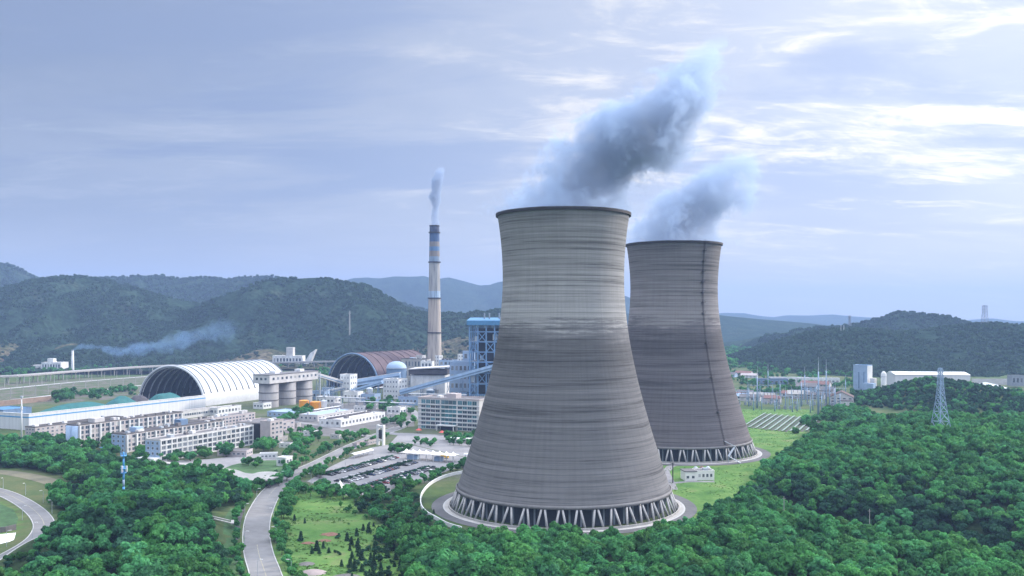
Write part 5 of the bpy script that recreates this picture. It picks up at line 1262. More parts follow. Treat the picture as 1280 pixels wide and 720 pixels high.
# ------------------------------------------------------------------ the village and works beyond
VG = 'houses of the village beyond the rear tower'
BRH = G(1067, 508)
bhh = gable('house', 'large dark brown roofed house with white walls beside the switchyard', 'house', BRH, 26, 28, 10, 6, 'offwhite', 'brownhouse', -.35, None, 4)
MB().box(-14, -1, -4, -.1, -1, 6).build('porch', M['white'], bhh); MB().box(-14.4, -.6, -4.4, -.05, 6.02, 6.5).build('porch_roof', M['brownhouse'], bhh)
vill = [(925, 499, 16, 12, 5, 3, 'pinkish', 'redroof', 'reddish roofed cottage at the left edge of the village'), (934, 500, 14, 10, 4.5, 3, 'white', 'bluewhite', 'tiny white cottage with a pale roof below the village road'),
        (950, 502, 24, 12, 5, 3, 'offwhite', 'greyroof', 'long cottage with a grey roof near the switchyard'), (966, 501, 30, 14, 6, 3, 'offwhite', 'concrete', 'long white house with a sheet roof in the middle of the village'),
        (975, 504, 20, 12, 5.5, 3, 'pinkish', 'redroof', 'pinkish house with a red roof before the dark trees'), (940, 496, 20, 12, 5, 3, 'pinkish', 'greyroof', 'grey roofed cottage behind the long village houses'),
        (938, 472.5, 28, 16, 7, 4, 'white', 'redroof', 'white house with faded red roof on the far slope'), (946, 474, 26, 12, 6, 3, 'white', 'pinkish', 'low white terrace just below the red roofed house'), (918, 473, 24, 16, 6, 4, 'bluewhite', 'greyroof', 'pale blue shed at the far left of the slope'),
        (985, 481, 46, 16, 8, 0, 'bluesteel', 'greyroof', 'long blue fronted works shed on the far side of the village'), (1012, 480, 58, 14, 9, 0, 'white', 'concrete', 'long white works building right of the blue shed'), (1020, 492, 26, 18, 9, 4, 'bluewhite', 'greyroof', 'pale blue walled shop behind the tall mast'),
        (1036, 488, 40, 14, 8, 4, 'offwhite', 'redroof', 'red roofed terrace left of the dark brown roofed house'), (1041, 497, 20, 14, 9, 4, 'pinkish', 'greyroof', 'two storey pinkish house touching the switchyard'), (1030, 500, 22, 12, 6, 3, 'concrete', 'greyroof', 'low grey store between masts'), (1050, 481, 60, 12, 9, 0, 'white', 'white', 'long low white shed left of the white block'),
        (1012, 499, 26, 16, 6, 4, 'pinkish', 'concrete', 'broad pale roofed barn at the switchyard edge'), (992, 497, 16, 12, 5, 3, 'offwhite', 'redroof', 'small cottage among dark trees in the village')]
for px, py, w_, d_, h_, rh_, wm, rm, lab in vill:
    if rh_: gable('house', lab, 'house', G(px, py), w_, d_, h_, rh_, wm, rm, -GR + random.uniform(-.2, .2), VG, max(2, w_ // 6), ridge='x')
    else: block('works_shed', lab, 'building', G(px, py), w_, d_, h_, wm, rm, (max(4, w_ // 6), 1), None, rz=-.15, fh=.35, group=None)
WB = G(1084, 491.5)
wb = block('works_tower', 'tall white windowless block among low works right of the village', 'building', WB, 19, 17, 36, 'bluewhite', 'blueroof', None, None, rz=-.75, par=1.5)
MB().box(.02, .3, 0, 17, 0, 36).build('side_cladding', M['white'], wb); MB().box(-12, -10.5, -.3, -.02, 6, 28).build('window_strip', M['bluesteel'], wb); MB().box(-5, -3.8, -.3, -.02, 8, 28).build('window_strip', M['bluesteel'], wb)
MB().box(-2, 12, -10, -.5, 0, 14).build('annex', M['bluewhite'], wb); MB().box(3, 9, 2, 10, 0, 20).build('annex', M['offwhite'], wb)
t = thing('silo', 'slim white round silo right of the tall white block', 'silo', (*G(1104.5, 489), 0)); MB().lathe([(3.6, 0), (3.6, 24), (1.5, 27), (.1, 27.5)], 20).build('drum', M['white'], t, True); MB().lathe([(3.65, 20), (4.0, 20), (4.0, 20.6), (3.65, 20.6)], 20).build('hoop', M['steel'], t)
y = 1330; wr = ((1213 - CX) * y / F, y)
wh = thing('warehouse', 'long white warehouse behind the dark wooded knoll', 'warehouse', (wr[0], wr[1], 3), -.12)
MB().box(-104, 0, 0, 46, -6, 15).build('wall', surf('white_warehouse_sheet', (.66, .66, .69), .55, .1, .4, stretch=(1, 1, .05)), wh)
m = MB(); m.add([(-104.5, -1, 15.02), (.5, -1, 15.02), (.5, 47, 15.02), (-104.5, 47, 15.02), (-104.5, 23, 18.5), (.5, 23, 18.5)], [(0, 1, 5, 4), (2, 3, 4, 5), (1, 2, 5), (3, 0, 4)]); m.build('roof', M['white'], wh)
for k in range(5): MB().box(-96 + k * 20, -90 + k * 20, -.1, -.02, 0, 6).build('door', M['bluewhite'], wh)
block('warehouse', 'lower white warehouse wing sloping away left of the long warehouse', 'warehouse', ((1135 - CX) * 1400 / F, 1400), 20, 30, 17, 'white', 'white', (6, 1), None, rz=-.1)
o = heap('gravel_heap', 'grey blue covered mound to the right of the white warehouse', 'heap', ((1232 - CX) * 1240 / F, 1240), 36, 26, 12, 'steel', 0, 21); o.location.z = 1
o = heap('gravel_heap', 'brownish mound of rock against the end of the white warehouse', 'heap', ((1211 - CX) * 1260 / F, 1260), 14, 16, 14, 'tan', 0, 22)
y = 1330
block('works_shed', 'dark cabin at the far right edge beyond the mound', 'building', ((1280 - CX) * y / F, y), 18, 12, 14, 'greysteel', 'greyroof', (3, 1), None, rz=0, base=3)
mb = MB(); y = 1380; mb.box((1215 - CX) * y / F, (1330 - CX) * y / F, y, y + .6, 0, 9.5)
tag(mb.build('boundary_wall', M['offwhite']), 'low pale wall running right from the white warehouse', 'wall')

# works at the foot of the left hills
fw_ = G(76, 462.5)
f1w = block('works_shed', 'white low works with stepped roofs beside the small white chimney', 'building', fw_, 40, 26, 14, 'white', 'offwhite', (7, 1), None, vents=3, rz=-.1)
MB().box(-62, -40, 2, 20, -1, 9).build('annex', M['offwhite'], f1w); MB().box(-30, -18, 4, 14, 14.2, 22).build('upper_storey', M['white'], f1w)
y = 1900
fx = (364 - CX) * y / F
fa = block('works_shed', 'white stepped works on the hill foot above the ribbed shed', 'building', (fx + 22, y), 62, 24, 20, 'white', 'offwhite', (9, 1), None, vents=2, rz=-.08, base=2)
MB().box(-34, -20, 3, 17, 20.2, 38).build('tower_block', M['offwhite'], fa); m = MB(); m.add([(0.1, 4, 0), (14, 4, 0), (14, 16, 0), (.1, 16, 0), (16, 4, 26), (28, 4, 34), (28, 16, 34), (16, 16, 26)], [(0, 3, 2, 1), (4, 5, 6, 7), (0, 1, 5, 4), (1, 2, 6, 5), (2, 3, 7, 6), (3, 0, 4, 7)]); m.build('sloping_hoist', M['white'], fa)
y = 2250
tag(heap('quarry_slope', 'pale grey bare quarry slope behind the boiler house', 'slope', ((582 - CX) * y / F, y), 55, 50, 30, 'concrete', 0, 31), None, None, None, 'structure').location.z = zat(418, y)

# elevated highway
HW = [G(-260, 470.6, 12), G(-120, 470.6, 12), G(0, 470.6, 12), G(100, 463.6, 12), G(197, 457.5, 12), G(300, 454.2, 12), G(400, 452, 12), G(480, 451, 12)]
HWs = spline(HW[1:], 6)
hw = thing('viaduct', 'long grey concrete road viaduct on piers crossing below the left hills', 'viaduct', (*HW[2], 0)); o0 = HW[2]
m = MB(); m2 = MB(); m3 = MB()
for p, q in zip(HWs[:-1], HWs[1:]):
    a_ = (p[0] - o0[0], p[1] - o0[1]); b_ = (q[0] - o0[0], q[1] - o0[1])
    m.beam((*a_, 11.2), (*b_, 11.2), 13, 1.6)
    d_ = Vector((b_[0] - a_[0], b_[1] - a_[1], 0)).normalized(); s_ = Vector((d_.y, -d_.x, 0)) * 6.6
    for sg in (-1, 1): m2.beam((a_[0] + s_.x * sg, a_[1] + s_.y * sg, 12.6), (b_[0] + s_.x * sg, b_[1] + s_.y * sg, 12.6), .4, 1.4)
dk = m.build('deck', M['concrete'], hw); m2.build('guard_rail', M['kerb'], dk)
acc = 0
for p, q in zip(HWs[:-1], HWs[1:]):
    a_ = np.array(p) - o0; b_ = np.array(q) - o0; n_ = max(1, int(np.linalg.norm(b_ - a_) / 24))
    for k in range(n_):
        c_ = a_ + (b_ - a_) * (k + .5) / n_; d_ = (b_ - a_) / np.linalg.norm(b_ - a_); s_ = np.array((d_[1], -d_[0])); m = MB()
        for sg in (-4, 4): m.tube([(c_[0] + s_[0] * sg, c_[1] + s_[1] * sg, -1), (c_[0] + s_[0] * sg, c_[1] + s_[1] * sg, 9.6)], .95, 8)
        m.beam((c_[0] - s_[0] * 6, c_[1] - s_[1] * 6, 10), (c_[0] + s_[0] * 6, c_[1] + s_[1] * 6, 10), 1.8, .8); m.build('pier', M['concrete'], hw)
# railway poles along the two far lines
R = random.Random(8)
for k in range(26):
    f = k / 25; px = -10 + 195 * f; py = (500.5 - 19.5 * f) if k % 2 else (487 - 16 * f); p = G(px, py - .8)
    if k == 0: RP = thing('railway_pole', 'thin pale pole beside the far lines at left', 'pole', (*p, 0), -GR, 'poles beside the railway'); MB().tube([(0, 0, -1), (0, 0, 13)], .34, 6).build('pole', M['concrete'], RP); MB().beam((0, 0, 11), (3.2, 0, 11.4), .25).build('arm', M['steel'], RP)
    else: o = copy_tree(RP); o.location = (*p, 0)
mb = MB(); yw = spline(gpoly([(-40, 511), (0, 507.5), (64, 501)]), 4)
for p, q in zip(yw[:-1], yw[1:]): mb.beam((*p, 3), (*q, 3), .8, 6)
tag(mb.build('boundary_wall', M['tan']), 'brownish yard wall behind the left end of the white enclosure', 'wall')
block('works_shed', 'blue sheet shed cut by the left edge of the photo', 'building', G(4, 532), 30, 30, 14, 'bluesteel', 'blueroof', None, None)

# lower left sports ground and stones
sheet('sports_lawn', gpoly([(-40, 630), (0, 630), (17, 637), (23, 648), (19, 661), (0, 664), (-40, 662)]), .06, 'turf')
mb = MB(); fl = spline(gpoly([(-40, 666), (0, 666), (20, 662)]), 4)
for p, q in zip(fl[:-1], fl[1:]): mb.beam((*p, 1.3), (*q, 1.3), .4, 2.6)
tag(mb.build('boundary_wall', M['concrete_dark']), 'dark wall beside the lawn at the lower left edge', 'wall')
sheet('yard_pavement', gpoly([(-40, 669), (0, 668), (20, 666), (17, 676), (0, 680), (-40, 684)]), .05, 'whitewall')
heap('stone_mound', 'pinkish bare stone mound at the bottom of the meadow', 'mound', G(391, 716), 5.2, 4.2, 1.3, 'stone', 0, 41); heap('stone_mound', 'grey stone mound cut by the bottom edge right of the pinkish one', 'mound', G(432, 722), 6, 4.5, 1.2, 'concrete_dark', 0, 42)
heap('stone_mound', 'small pale grey stone patch above the pinkish mound', 'mound', G(383, 705), 3.2, 3, .7, 'concrete_dark', 0, 43)
g0 = G(274, 668)
t = thing('slope_steps', 'pair of white concrete slabs on the grassy bank by the wood', 'steps', (g0[0], g0[1], hz(*g0)), .5)
for y_ in (-3.4, 3.4):
    m = MB(); m.beam((-4, y_ + 2, 3.0), (5, y_ - 2.5, .5), 1.1, .3); m.build('slab', M['concrete'], t)
MB().beam((4.5, -7, .6), (6, 0, .6), 1.4, .5).build('kerb', M['concrete'], t)
mb = MB(); dl = spline(gpoly([(304, 640), (298, 660), (297, 690), (304, 722)]), 6); strip(mb, dl, -1.0, 1.0, .12); struct('drain_path', mb, M['darkroof'])
mb = MB(); dl = spline(gpoly([(296, 640), (289, 660), (288, 690), (294, 722)]), 6); strip(mb, dl, -3.0, 3.0, .07); struct('grass_verge_ground', mb, M['turf'])
for px, py, rx in ((413, 668, 4.5), (405, 676, 3.2), (385, 679, 3)): mb = MB(); c_ = G(px, py); mb.prism([(c_[0] + rx * (1 + .25 * math.sin(3 * k)) * math.cos(k * .52), c_[1] + rx * .8 * (1 + .2 * math.cos(2 * k)) * math.sin(k * .52)) for k in range(12)], .02, .09); struct('bare_ground', mb, M['redsoil'])
for px, py in ((980, 633), (1087, 658)):
    x, y_ = G(px, py, 0); y_ = 440 if px < 1000 else 432; x = (px - CX) * y_ / F; z_ = hz(x, y_); o = MB(); o.tube([(x, y_, z_ - 1), (x, y_, z_ + 15)], .16, 6); o.beam((x - .8, y_, z_ + 14), (x + .8, y_, z_ + 14), .12)
    tag(o.build('utility_pole', M['concrete']), 'slender pale pole sticking out of the front spur of forest, ' + ('left one' if px < 1000 else 'right one'), 'pole')

# ------------------------------------------------------------------ pipe racks and small plant between the large buildings
def pipe_rack(label, p0, ln, rz, h=7, n=4):
    t = thing('pipe_rack', label, 'pipe rack', (*p0, 0), rz, None)
    for k in range(max(2, int(ln / 9)) + 1):
        y = ln * k / max(2, int(ln / 9)); m = MB()
        for x in (-2, 2): m.beam((x, y, 0), (x, y, h), .4)
        m.beam((-2.6, y, h - .2), (2.6, y, h - .2), .4); m.beam((-2, y, h * .55), (2, y, h * .55), .3); m.build('frame', M['bluesteel' if k % 2 else 'greysteel'], t)
    for k in range(n):
        x = -1.9 + 3.8 * k / (n - 1); r = .22 + .16 * ((k * 7) % 3); MB().tube([(x, -1, h + r), (x, ln + 1, h + r)], r, 8).build('pipe', M[('steel', 'bluewhite', 'white', 'greysteel')[k % 4]], t)
for (px, py), ln, rz, h, lab in (((398, 505), 60, -GR - 1.45, 8, 'pipe rack running right from the orange tanks'), ((446, 510), 70, -GR - 1.5, 7, 'pipe rack in front of the transfer tower'), ((512, 503), 70, -GR - 1.4, 10, 'pipe rack behind the glass office block'), ((528, 497), 60, -.1, 12, 'pipe rack going away beside the white cube building'), ((470, 494), 60, -GR, 9, 'pipe rack between transfer tower and white cube building'),
        ((548, 492), 60, -1.5, 14, 'high pipe rack below the long climbing conveyor'), ((392, 519), 46, -GR, 5, 'low pipe rack beside the wide flat hall'), ((575, 498), 40, -1.45, 16, 'tall pipe rack before the boiler house')):
    pipe_rack(lab, G(px, py), ln, rz, h)
small = [(388, 497, 9, 8, 7, 'white', 'white kiosk above the orange tanks'), (411, 497, 12, 9, 12, 'bluewhite', 'blue grey kiosk under the sloping conveyor gallery'), (424, 511, 14, 8, 5, 'offwhite', 'cream store left of the pump houses'), (455, 514, 12, 8, 5, 'white', 'white store in front of the transfer tower annex'), (470, 512, 9, 7, 6, 'offwhite', 'small cream store below the white cube building'), (487, 508, 10, 7, 6, 'bluewhite', 'pale blue kiosk at the foot of the white cube building'),
    (512, 500, 12, 10, 14, 'white', 'white kiosk where the long conveyor starts'), (530, 494, 14, 10, 18, 'offwhite', 'cream switch house behind the long conveyor'), (545, 498, 12, 10, 10, 'concrete', 'grey store under the long conveyor'), (566, 503, 16, 8, 9, 'darkroof', 'dark store before the turbine annex'), (583, 503, 10, 8, 12, 'bluesteel', 'dark blue kiosk before the boiler house'), (549, 481, 10, 9, 44, 'white', 'narrow white lift tower right of the chimney foot'),
    (528, 484, 12, 8, 46, 'offwhite', 'narrow cream lift tower left of the chimney foot'), (580, 488, 10, 9, 50, 'white', 'narrow white lift tower near the boiler house'), (409, 519, 9, 7, 4, 'white', 'white kiosk at the rear of the wide flat hall'), (443, 524, 8, 6, 4, 'offwhite', 'cream kiosk behind the long white hall'), (495, 524, 10, 7, 4.5, 'offwhite', 'cream kiosk in the trees left of the office forecourt'), (371, 535, 12, 8, 4, 'concrete', 'grey hut by the road behind the garden'),
    (392, 545, 10, 7, 3.6, 'white', 'white hut among garden trees near the main road'), (424, 549, 9, 6, 3.4, 'offwhite', 'cream hut in the garden left of the gate sign'), (352, 552, 14, 8, 3.6, 'concrete', 'grey hut beside the pinkish end block'), (362, 560, 9, 7, 3.2, 'white', 'white hut in the garden below the pinkish end block')]
for px, py, w_, d_, h_, mt, lab in small:
    block('hut', lab, 'hut', G(px, py), w_, d_, h_, mt, 'greyroof', (max(2, w_ // 4), max(1, int(h_ // 5))), (2, max(1, int(h_ // 5))), fw=.4, fh=.35, rz=-GR + .15 * ((px * 7) % 3 - 1), par=.4)
for px, py, r_, h_, lab in ((462, 500, 4, 14, 'grey process tank by the transfer tower'), (538, 500, 5, 12, 'pale process tank under the long conveyor'), (518, 492, 5, 22, 'tall pale process tank behind the white cube building'), (553, 488, 4.5, 30, 'slim grey process tank in front of the chimney'), (405, 509, 3.6, 7, 'small white process tank right of the orange tanks')):
    t = thing('process_tank', lab, 'tank', (*G(px, py), 0)); MB().lathe([(r_, 0), (r_, h_)], 24).build('drum', M['bluewhite' if 'pale' in lab else 'white' if 'white' in lab else 'steel'], t, True); MB().lathe([(r_ + .1, h_), (r_ * .6, h_ + r_ * .3), (.05, h_ + r_ * .42)], 24).build('lid', M['steel'], t, True)
# ------------------------------------------------------------------ trees
def ico(sub):
    b = bmesh.new(); bmesh.ops.create_icosphere(b, subdivisions=sub, radius=1); v = np.array([x.co[:] for x in b.verts]); f = [tuple(w.index for w in x.verts) for x in b.faces]; b.free(); return v, f
IV, IF = ico(2); IV1, IF1 = ico(1)
def crown(seed, Rx, Hc, z0, lobes, per, leaf, core=.78, low=False):
    rng = np.random.default_rng(seed); V = []; Fc = []; off = 0; C = []
    for i in range(lobes):
        d = rand_dirs(rng, 1)[0]; r = rng.uniform(.4, 1.0) if i else 0
        c = np.array([d[0] * Rx * r, d[1] * Rx * r, z0 + Hc * (.45 + .42 * d[2] * r)]); lr = Rx * rng.uniform(.22, .50) if i else Rx * .55
        C.append((c, lr))
    for c, lr in C:
        iv, if_ = (IV1, IF1) if low else (IV, IF)
        sc = core * lr * (1 + .25 * rng.normal(size=len(iv)) * .6)
        v = iv * sc[:, None] * np.array([1, 1, .85]) + c; V.append(v); Fc += [tuple(q + off for q in f) for f in if_]; off += len(v)
        if per:
            d = rand_dirs(rng, per); d[:, 2] = np.abs(d[:, 2]) * np.where(rng.random(per) < .8, 1, -1)
            rr = lr * rng.uniform(.70, 1.22, per); cen = c + d * rr[:, None] * np.array([1, 1, .85])
            nor = d + rng.normal(size=d.shape) * .38; nor /= np.linalg.norm(nor, axis=1)[:, None]
            q = leaf_quads(rng, cen, nor, leaf * rng.uniform(.55, 1.25, per)); V.append(q)
            n = per; Fc += [(off + 4 * k, off + 4 * k + 1, off + 4 * k + 2, off + 4 * k + 3) for k in range(n)]; off += len(q)
    return np.concatenate(V), Fc
def crown_mesh(name, mat, *a, **k):
    v, f = crown(*a, **k); me = bpy.data.meshes.new(name); me.from_pydata(v.tolist(), [], f); me.materials.append(mat); return me
def trunk_mesh(h, r, seed, spread=1.6):
    R = random.Random(seed); m = MB(); bx, by = R.uniform(-.3, .3), R.uniform(-.3, .3)
    m.tube([(0, 0, -1), (bx * .4, by * .4, h * .5), (bx, by, h)], [r * 1.25, r * .85, r * .55], 7)
    for k in range(4):
        a_ = k * 1.57 + R.uniform(-.4, .4); m.tube([(bx * .8, by * .8, h * .85), (bx + math.cos(a_) * spread * .5, by + math.sin(a_) * spread * .5, h * 1.2), (bx + math.cos(a_) * spread, by + math.sin(a_) * spread, h * 1.55)], [r * .5, r * .35, r * .15], 5)
    return m.mesh('trunk', M['trunk'])
def conifer_mesh(seed, h, r):
    rng = np.random.default_rng(seed); V = []; Fc = []; off = 0; n = 300
    z = h * (.08 + .92 * rng.random(n) ** 1.25); rr = r * (1 - z / h) * (.75 + .3 * np.sin(z * 7)) * rng.uniform(.45, 1.1, n) + .05; a_ = rng.uniform(0, 6.283, n)
    cen = np.stack([rr * np.cos(a_), rr * np.sin(a_), z - rr * .3], 1); nor = np.stack([np.cos(a_) * .7, np.sin(a_) * .7, np.full(n, .7)], 1) + rng.normal(size=(n, 3)) * .3
    nor /= np.linalg.norm(nor, axis=1)[:, None]; q = leaf_quads(rng, cen, nor, np.full(n, .14 * h ** .7) * rng.uniform(.6, 1.2, n), .6)
    v = q.tolist(); f = [(4 * k, 4 * k + 1, 4 * k + 2, 4 * k + 3) for k in range(n)]; off = len(v)
    for k in range(8): v.append((r * .55 * math.cos(k * .785), r * .55 * math.sin(k * .785), h * .1))
    v.append((0, 0, h * .97)); f += [(off + k, off + (k + 1) % 8, off + 8) for k in range(8)]
    me = bpy.data.meshes.new('crown'); me.from_pydata(v, [], f); me.materials.append(M['needle']); return me

SPEC = [(4.0, 6.4, 11), (4.8, 6.0, 13), (3.2, 8.2, 10), (4.4, 7.4, 15), (3.6, 6.2, 9), (2.8, 7.0, 8), (5.0, 5.4, 12)]
CROWNS = [crown_mesh('crown', M['leaf_light'] if i == 4 else M['leaf'], 100 + i, r_, h_, 2.0, n_, 150, .40) for i, (r_, h_, n_) in enumerate(SPEC)]
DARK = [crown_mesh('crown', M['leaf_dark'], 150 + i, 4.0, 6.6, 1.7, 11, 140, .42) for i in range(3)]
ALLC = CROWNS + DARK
TRUNKS = [trunk_mesh(3.4, .22, i) for i in range(4)]
FAR = [crown_mesh('crown', M['leaf_far'], 200 + i, 5.0, 6.0, 0.0, 5, 14, 1.3, core=.85, low=True) for i in range(4)]

def grid_points(poly, step, jit=.42, extra=None, seed=0):
    rng = np.random.default_rng(seed); P = np.array(poly); x0, y0 = P.min(0); x1, y1 = P.max(0)
    xs, ys = np.meshgrid(np.arange(x0, x1, step), np.arange(y0, y1, step * .87), indexing='ij'); xs = xs + (np.arange(xs.shape[1]) % 2)[None, :] * step * .5
    x = xs.ravel() + rng.uniform(-jit, jit, xs.size) * step; y = ys.ravel() + rng.uniform(-jit, jit, xs.size) * step
    k = inpoly(x, y, poly); x, y = x[k], y[k]
    if extra is not None: k = extra(x, y); x, y = x[k], y[k]
    return x, y
def dist_line(x, y, line):
    d = np.full(x.shape, 1e9); L_ = np.array(line)
    for a_, b_ in zip(L_[:-1], L_[1:]):
        ab = b_ - a_; t = np.clip(((x - a_[0]) * ab[0] + (y - a_[1]) * ab[1]) / (ab @ ab + 1e-9), 0, 1); d = np.minimum(d, np.hypot(x - a_[0] - t * ab[0], y - a_[1] - t * ab[1]))
    return d
def clear(x, y):
    return (np.hypot(x - T1[0], y - T1[1]) > 75.5) & (np.hypot(x - T2[0], y - T2[1]) > 76) & (dist_line(x, y, MAIN) > 9) & (dist_line(x, y, LEFT) > 9) & (dist_line(x, y, TRACK) > 8.5) & (np.hypot(x - G(274, 668)[0], y - G(274, 668)[1]) > 7)
pts = []
for poly, sd_ in ((WOOD_LEFT, 1), (WOOD_MID, 2), (WOOD_RIGHT, 3)):
    x, y = grid_points(poly, 5.8, .46, clear, sd_); pts.append(np.stack([x, y], 1))
P = np.concatenate(pts); z = H(P[:, 0], P[:, 1])
def visible(x, y, z, m=14):
    px, py = CX + F * x / y, CY - F * (z + 7 - CAMZ) / y
    return (px > -m) & (px < 1280 + m) & (py > -m) & (py - 12 < 720 + m * .5)
vis = visible(P[:, 0], P[:, 1], z, 110); P = P[vis]; z = z[vis]
rng = np.random.default_rng(77)
# sizes vary in drifts: tall stands, lower scrub
sc = (.45 + .85 * fbm(P[:, 0] / 26, P[:, 1] / 26, 3)) * rng.uniform(.70, 1.28, len(P))
nearT = (np.hypot(P[:, 0] - T1[0], P[:, 1] - T1[1]) < 125) & (P[:, 0] < 5) & (P[:, 1] > 405); sc = np.where(nearT, sc * .58, sc); dT_ = np.hypot(P[:, 0] - T1[0], P[:, 1] - T1[1]); sc = np.where(P[:, 1] < 480, sc * (.78 + .22 * sstep(84, 100, dT_)), sc); dl_ = dist_line(P[:, 0], P[:, 1], LEFT); sc = np.where((P[:, 1] < 470) & (P[:, 0] < -120), sc * (.36 + .64 * sstep(10, 34, dl_)), sc)
keep = fbm(P[:, 0] / 14 + 50, P[:, 1] / 14, 2) > .2; P, z, sc = P[keep], z[keep], sc[keep]
dist = np.sqrt(P[:, 0] ** 2 + P[:, 1] ** 2 + (CAMZ - z) ** 2); order = np.argsort(dist / sc ** .5 + 1e4 * ~visible(P[:, 0], P[:, 1], z + sc * 2, 2))
RV = np.array([rng.choice(7, p=(.17, .13, .14, .18, .10, .15, .13)) for _ in range(len(P))])
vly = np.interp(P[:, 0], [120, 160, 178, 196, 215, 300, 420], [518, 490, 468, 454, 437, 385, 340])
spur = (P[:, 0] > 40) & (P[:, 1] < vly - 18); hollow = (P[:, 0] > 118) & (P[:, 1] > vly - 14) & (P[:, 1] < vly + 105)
RV = np.where(spur & (rng.random(len(P)) < .22), 4, RV); RV = np.where(hollow & (rng.random(len(P)) < .92 - .8 * np.clip((P[:, 1] - vly - 25) / 80, 0, 1)), rng.integers(7, 10, len(P)), RV)  # spur's light and hollow's shade put into leaf colour, lighter and darker crowns
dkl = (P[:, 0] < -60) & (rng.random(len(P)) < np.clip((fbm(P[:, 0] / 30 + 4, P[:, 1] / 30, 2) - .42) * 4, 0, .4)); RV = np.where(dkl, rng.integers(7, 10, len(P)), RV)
# ---- the trees that show largest are things of their own
NEAR = 296
def tree_label(px, py):
    side = 'left hand wood' if px < 320 else ('wood in front of the nearest cooling tower' if px < 880 else 'front spur of forest at lower right')
    return side
GRP = 'broadleaf trees of the woods'
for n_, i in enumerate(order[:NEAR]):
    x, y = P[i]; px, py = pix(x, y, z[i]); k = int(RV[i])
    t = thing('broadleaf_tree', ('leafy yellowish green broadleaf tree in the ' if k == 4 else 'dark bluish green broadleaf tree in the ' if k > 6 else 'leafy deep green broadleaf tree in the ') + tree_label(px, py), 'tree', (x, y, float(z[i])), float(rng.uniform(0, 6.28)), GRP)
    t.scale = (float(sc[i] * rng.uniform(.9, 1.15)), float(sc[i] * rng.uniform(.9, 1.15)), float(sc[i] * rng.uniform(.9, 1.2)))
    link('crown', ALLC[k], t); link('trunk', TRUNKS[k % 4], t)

def source_coll(name, meshes, trunks=None):
    c = bpy.data.collections.new(name)
    for i, me in enumerate(meshes):
        o = bpy.data.objects.new('crown_source', me); c.objects.link(o)
    return c
def scatter(name, label, pts3, scl, coll, nvar, zs=1.0, var=None):
    n = len(pts3); me = bpy.data.meshes.new(name); me.from_pydata([tuple(map(float, p)) for p in pts3], [], [])
    r = np.random.default_rng(n); rot = np.zeros((n, 3), np.float32); rot[:, 2] = r.uniform(0, 6.283, n); rot[:, :2] = r.normal(0, .07, (n, 2))
    s3 = np.stack([scl * r.uniform(.85, 1.2, n), scl * r.uniform(.85, 1.2, n), scl * zs * r.uniform(.85, 1.25, n)], 1).astype(np.float32)
    for nm, tp, dat, key in (('rot', 'FLOAT_VECTOR', rot, 'vector'), ('scl', 'FLOAT_VECTOR', s3, 'vector'), ('var', 'INT', (r.integers(0, nvar, n) if var is None else var).astype(np.int32), 'value')):
        me.attributes.new(nm, tp, 'POINT').data.foreach_set(key, dat.ravel())
    o = link(name, me); tag(o, label, 'trees', None, 'stuff')
    ng = bpy.data.node_groups.new(name, 'GeometryNodeTree'); ng.interface.new_socket('Geometry', in_out='INPUT', socket_type='NodeSocketGeometry'); ng.interface.new_socket('Geometry', in_out='OUTPUT', socket_type='NodeSocketGeometry')
    gi = ng.nodes.new('NodeGroupInput'); go = ng.nodes.new('NodeGroupOutput'); ip = ng.nodes.new('GeometryNodeInstanceOnPoints'); ci = ng.nodes.new('GeometryNodeCollectionInfo')
    ci.inputs['Collection'].default_value = coll; ci.inputs['Separate Children'].default_value = True; ci.inputs['Reset Children'].default_value = True
    def na(nm, tp):
        q = ng.nodes.new('GeometryNodeInputNamedAttribute'); q.data_type = tp; q.inputs[0].default_value = nm; return q.outputs[0]
    ng.links.new(gi.outputs[0], ip.inputs['Points']); ng.links.new(ci.outputs[0], ip.inputs['Instance']); ip.inputs['Pick Instance'].default_value = True
    ng.links.new(na('var', 'INT'), ip.inputs['Instance Index']); ng.links.new(na('scl', 'FLOAT_VECTOR'), ip.inputs['Scale'])
    e2r = ng.nodes.new('FunctionNodeEulerToRotation'); ng.links.new(na('rot', 'FLOAT_VECTOR'), e2r.inputs[0]); ng.links.new(e2r.outputs[0], ip.inputs['Rotation'])
    ng.links.new(ip.outputs[0], go.inputs[0])
    md = o.modifiers.new('scatter', 'NODES'); md.node_group = ng; return o
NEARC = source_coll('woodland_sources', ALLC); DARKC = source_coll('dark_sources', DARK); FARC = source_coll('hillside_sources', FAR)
rest = order[NEAR:]
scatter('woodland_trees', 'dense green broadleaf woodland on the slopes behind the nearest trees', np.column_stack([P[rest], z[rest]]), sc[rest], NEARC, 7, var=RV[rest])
# dark knoll, fields' edges, plant edges
kx, ky = grid_points([(330, 930), (800, 930), (800, 1190), (330, 1190)], 6.4, .45, None, 9); kz = H(kx, ky); k = (kz > 2.5) & (fbm(kx / 25, ky / 25, 2) > .12) & visible(kx, ky, kz); kx, ky, kz = kx[k], ky[k], kz[k]
scatter('knoll_trees', 'dark bushy wood covering the knoll below the white warehouse', np.column_stack([kx, ky, kz - 1]), np.random.default_rng(2).uniform(.5, .95, len(kx)), NEARC, 7, var=np.where(np.random.default_rng(6).random(len(kx)) < .72, np.random.default_rng(7).integers(7, 10, len(kx)), np.random.default_rng(8).integers(0, 7, len(kx))))  # shade on the knoll put into the colour: mostly dark-leaved crowns
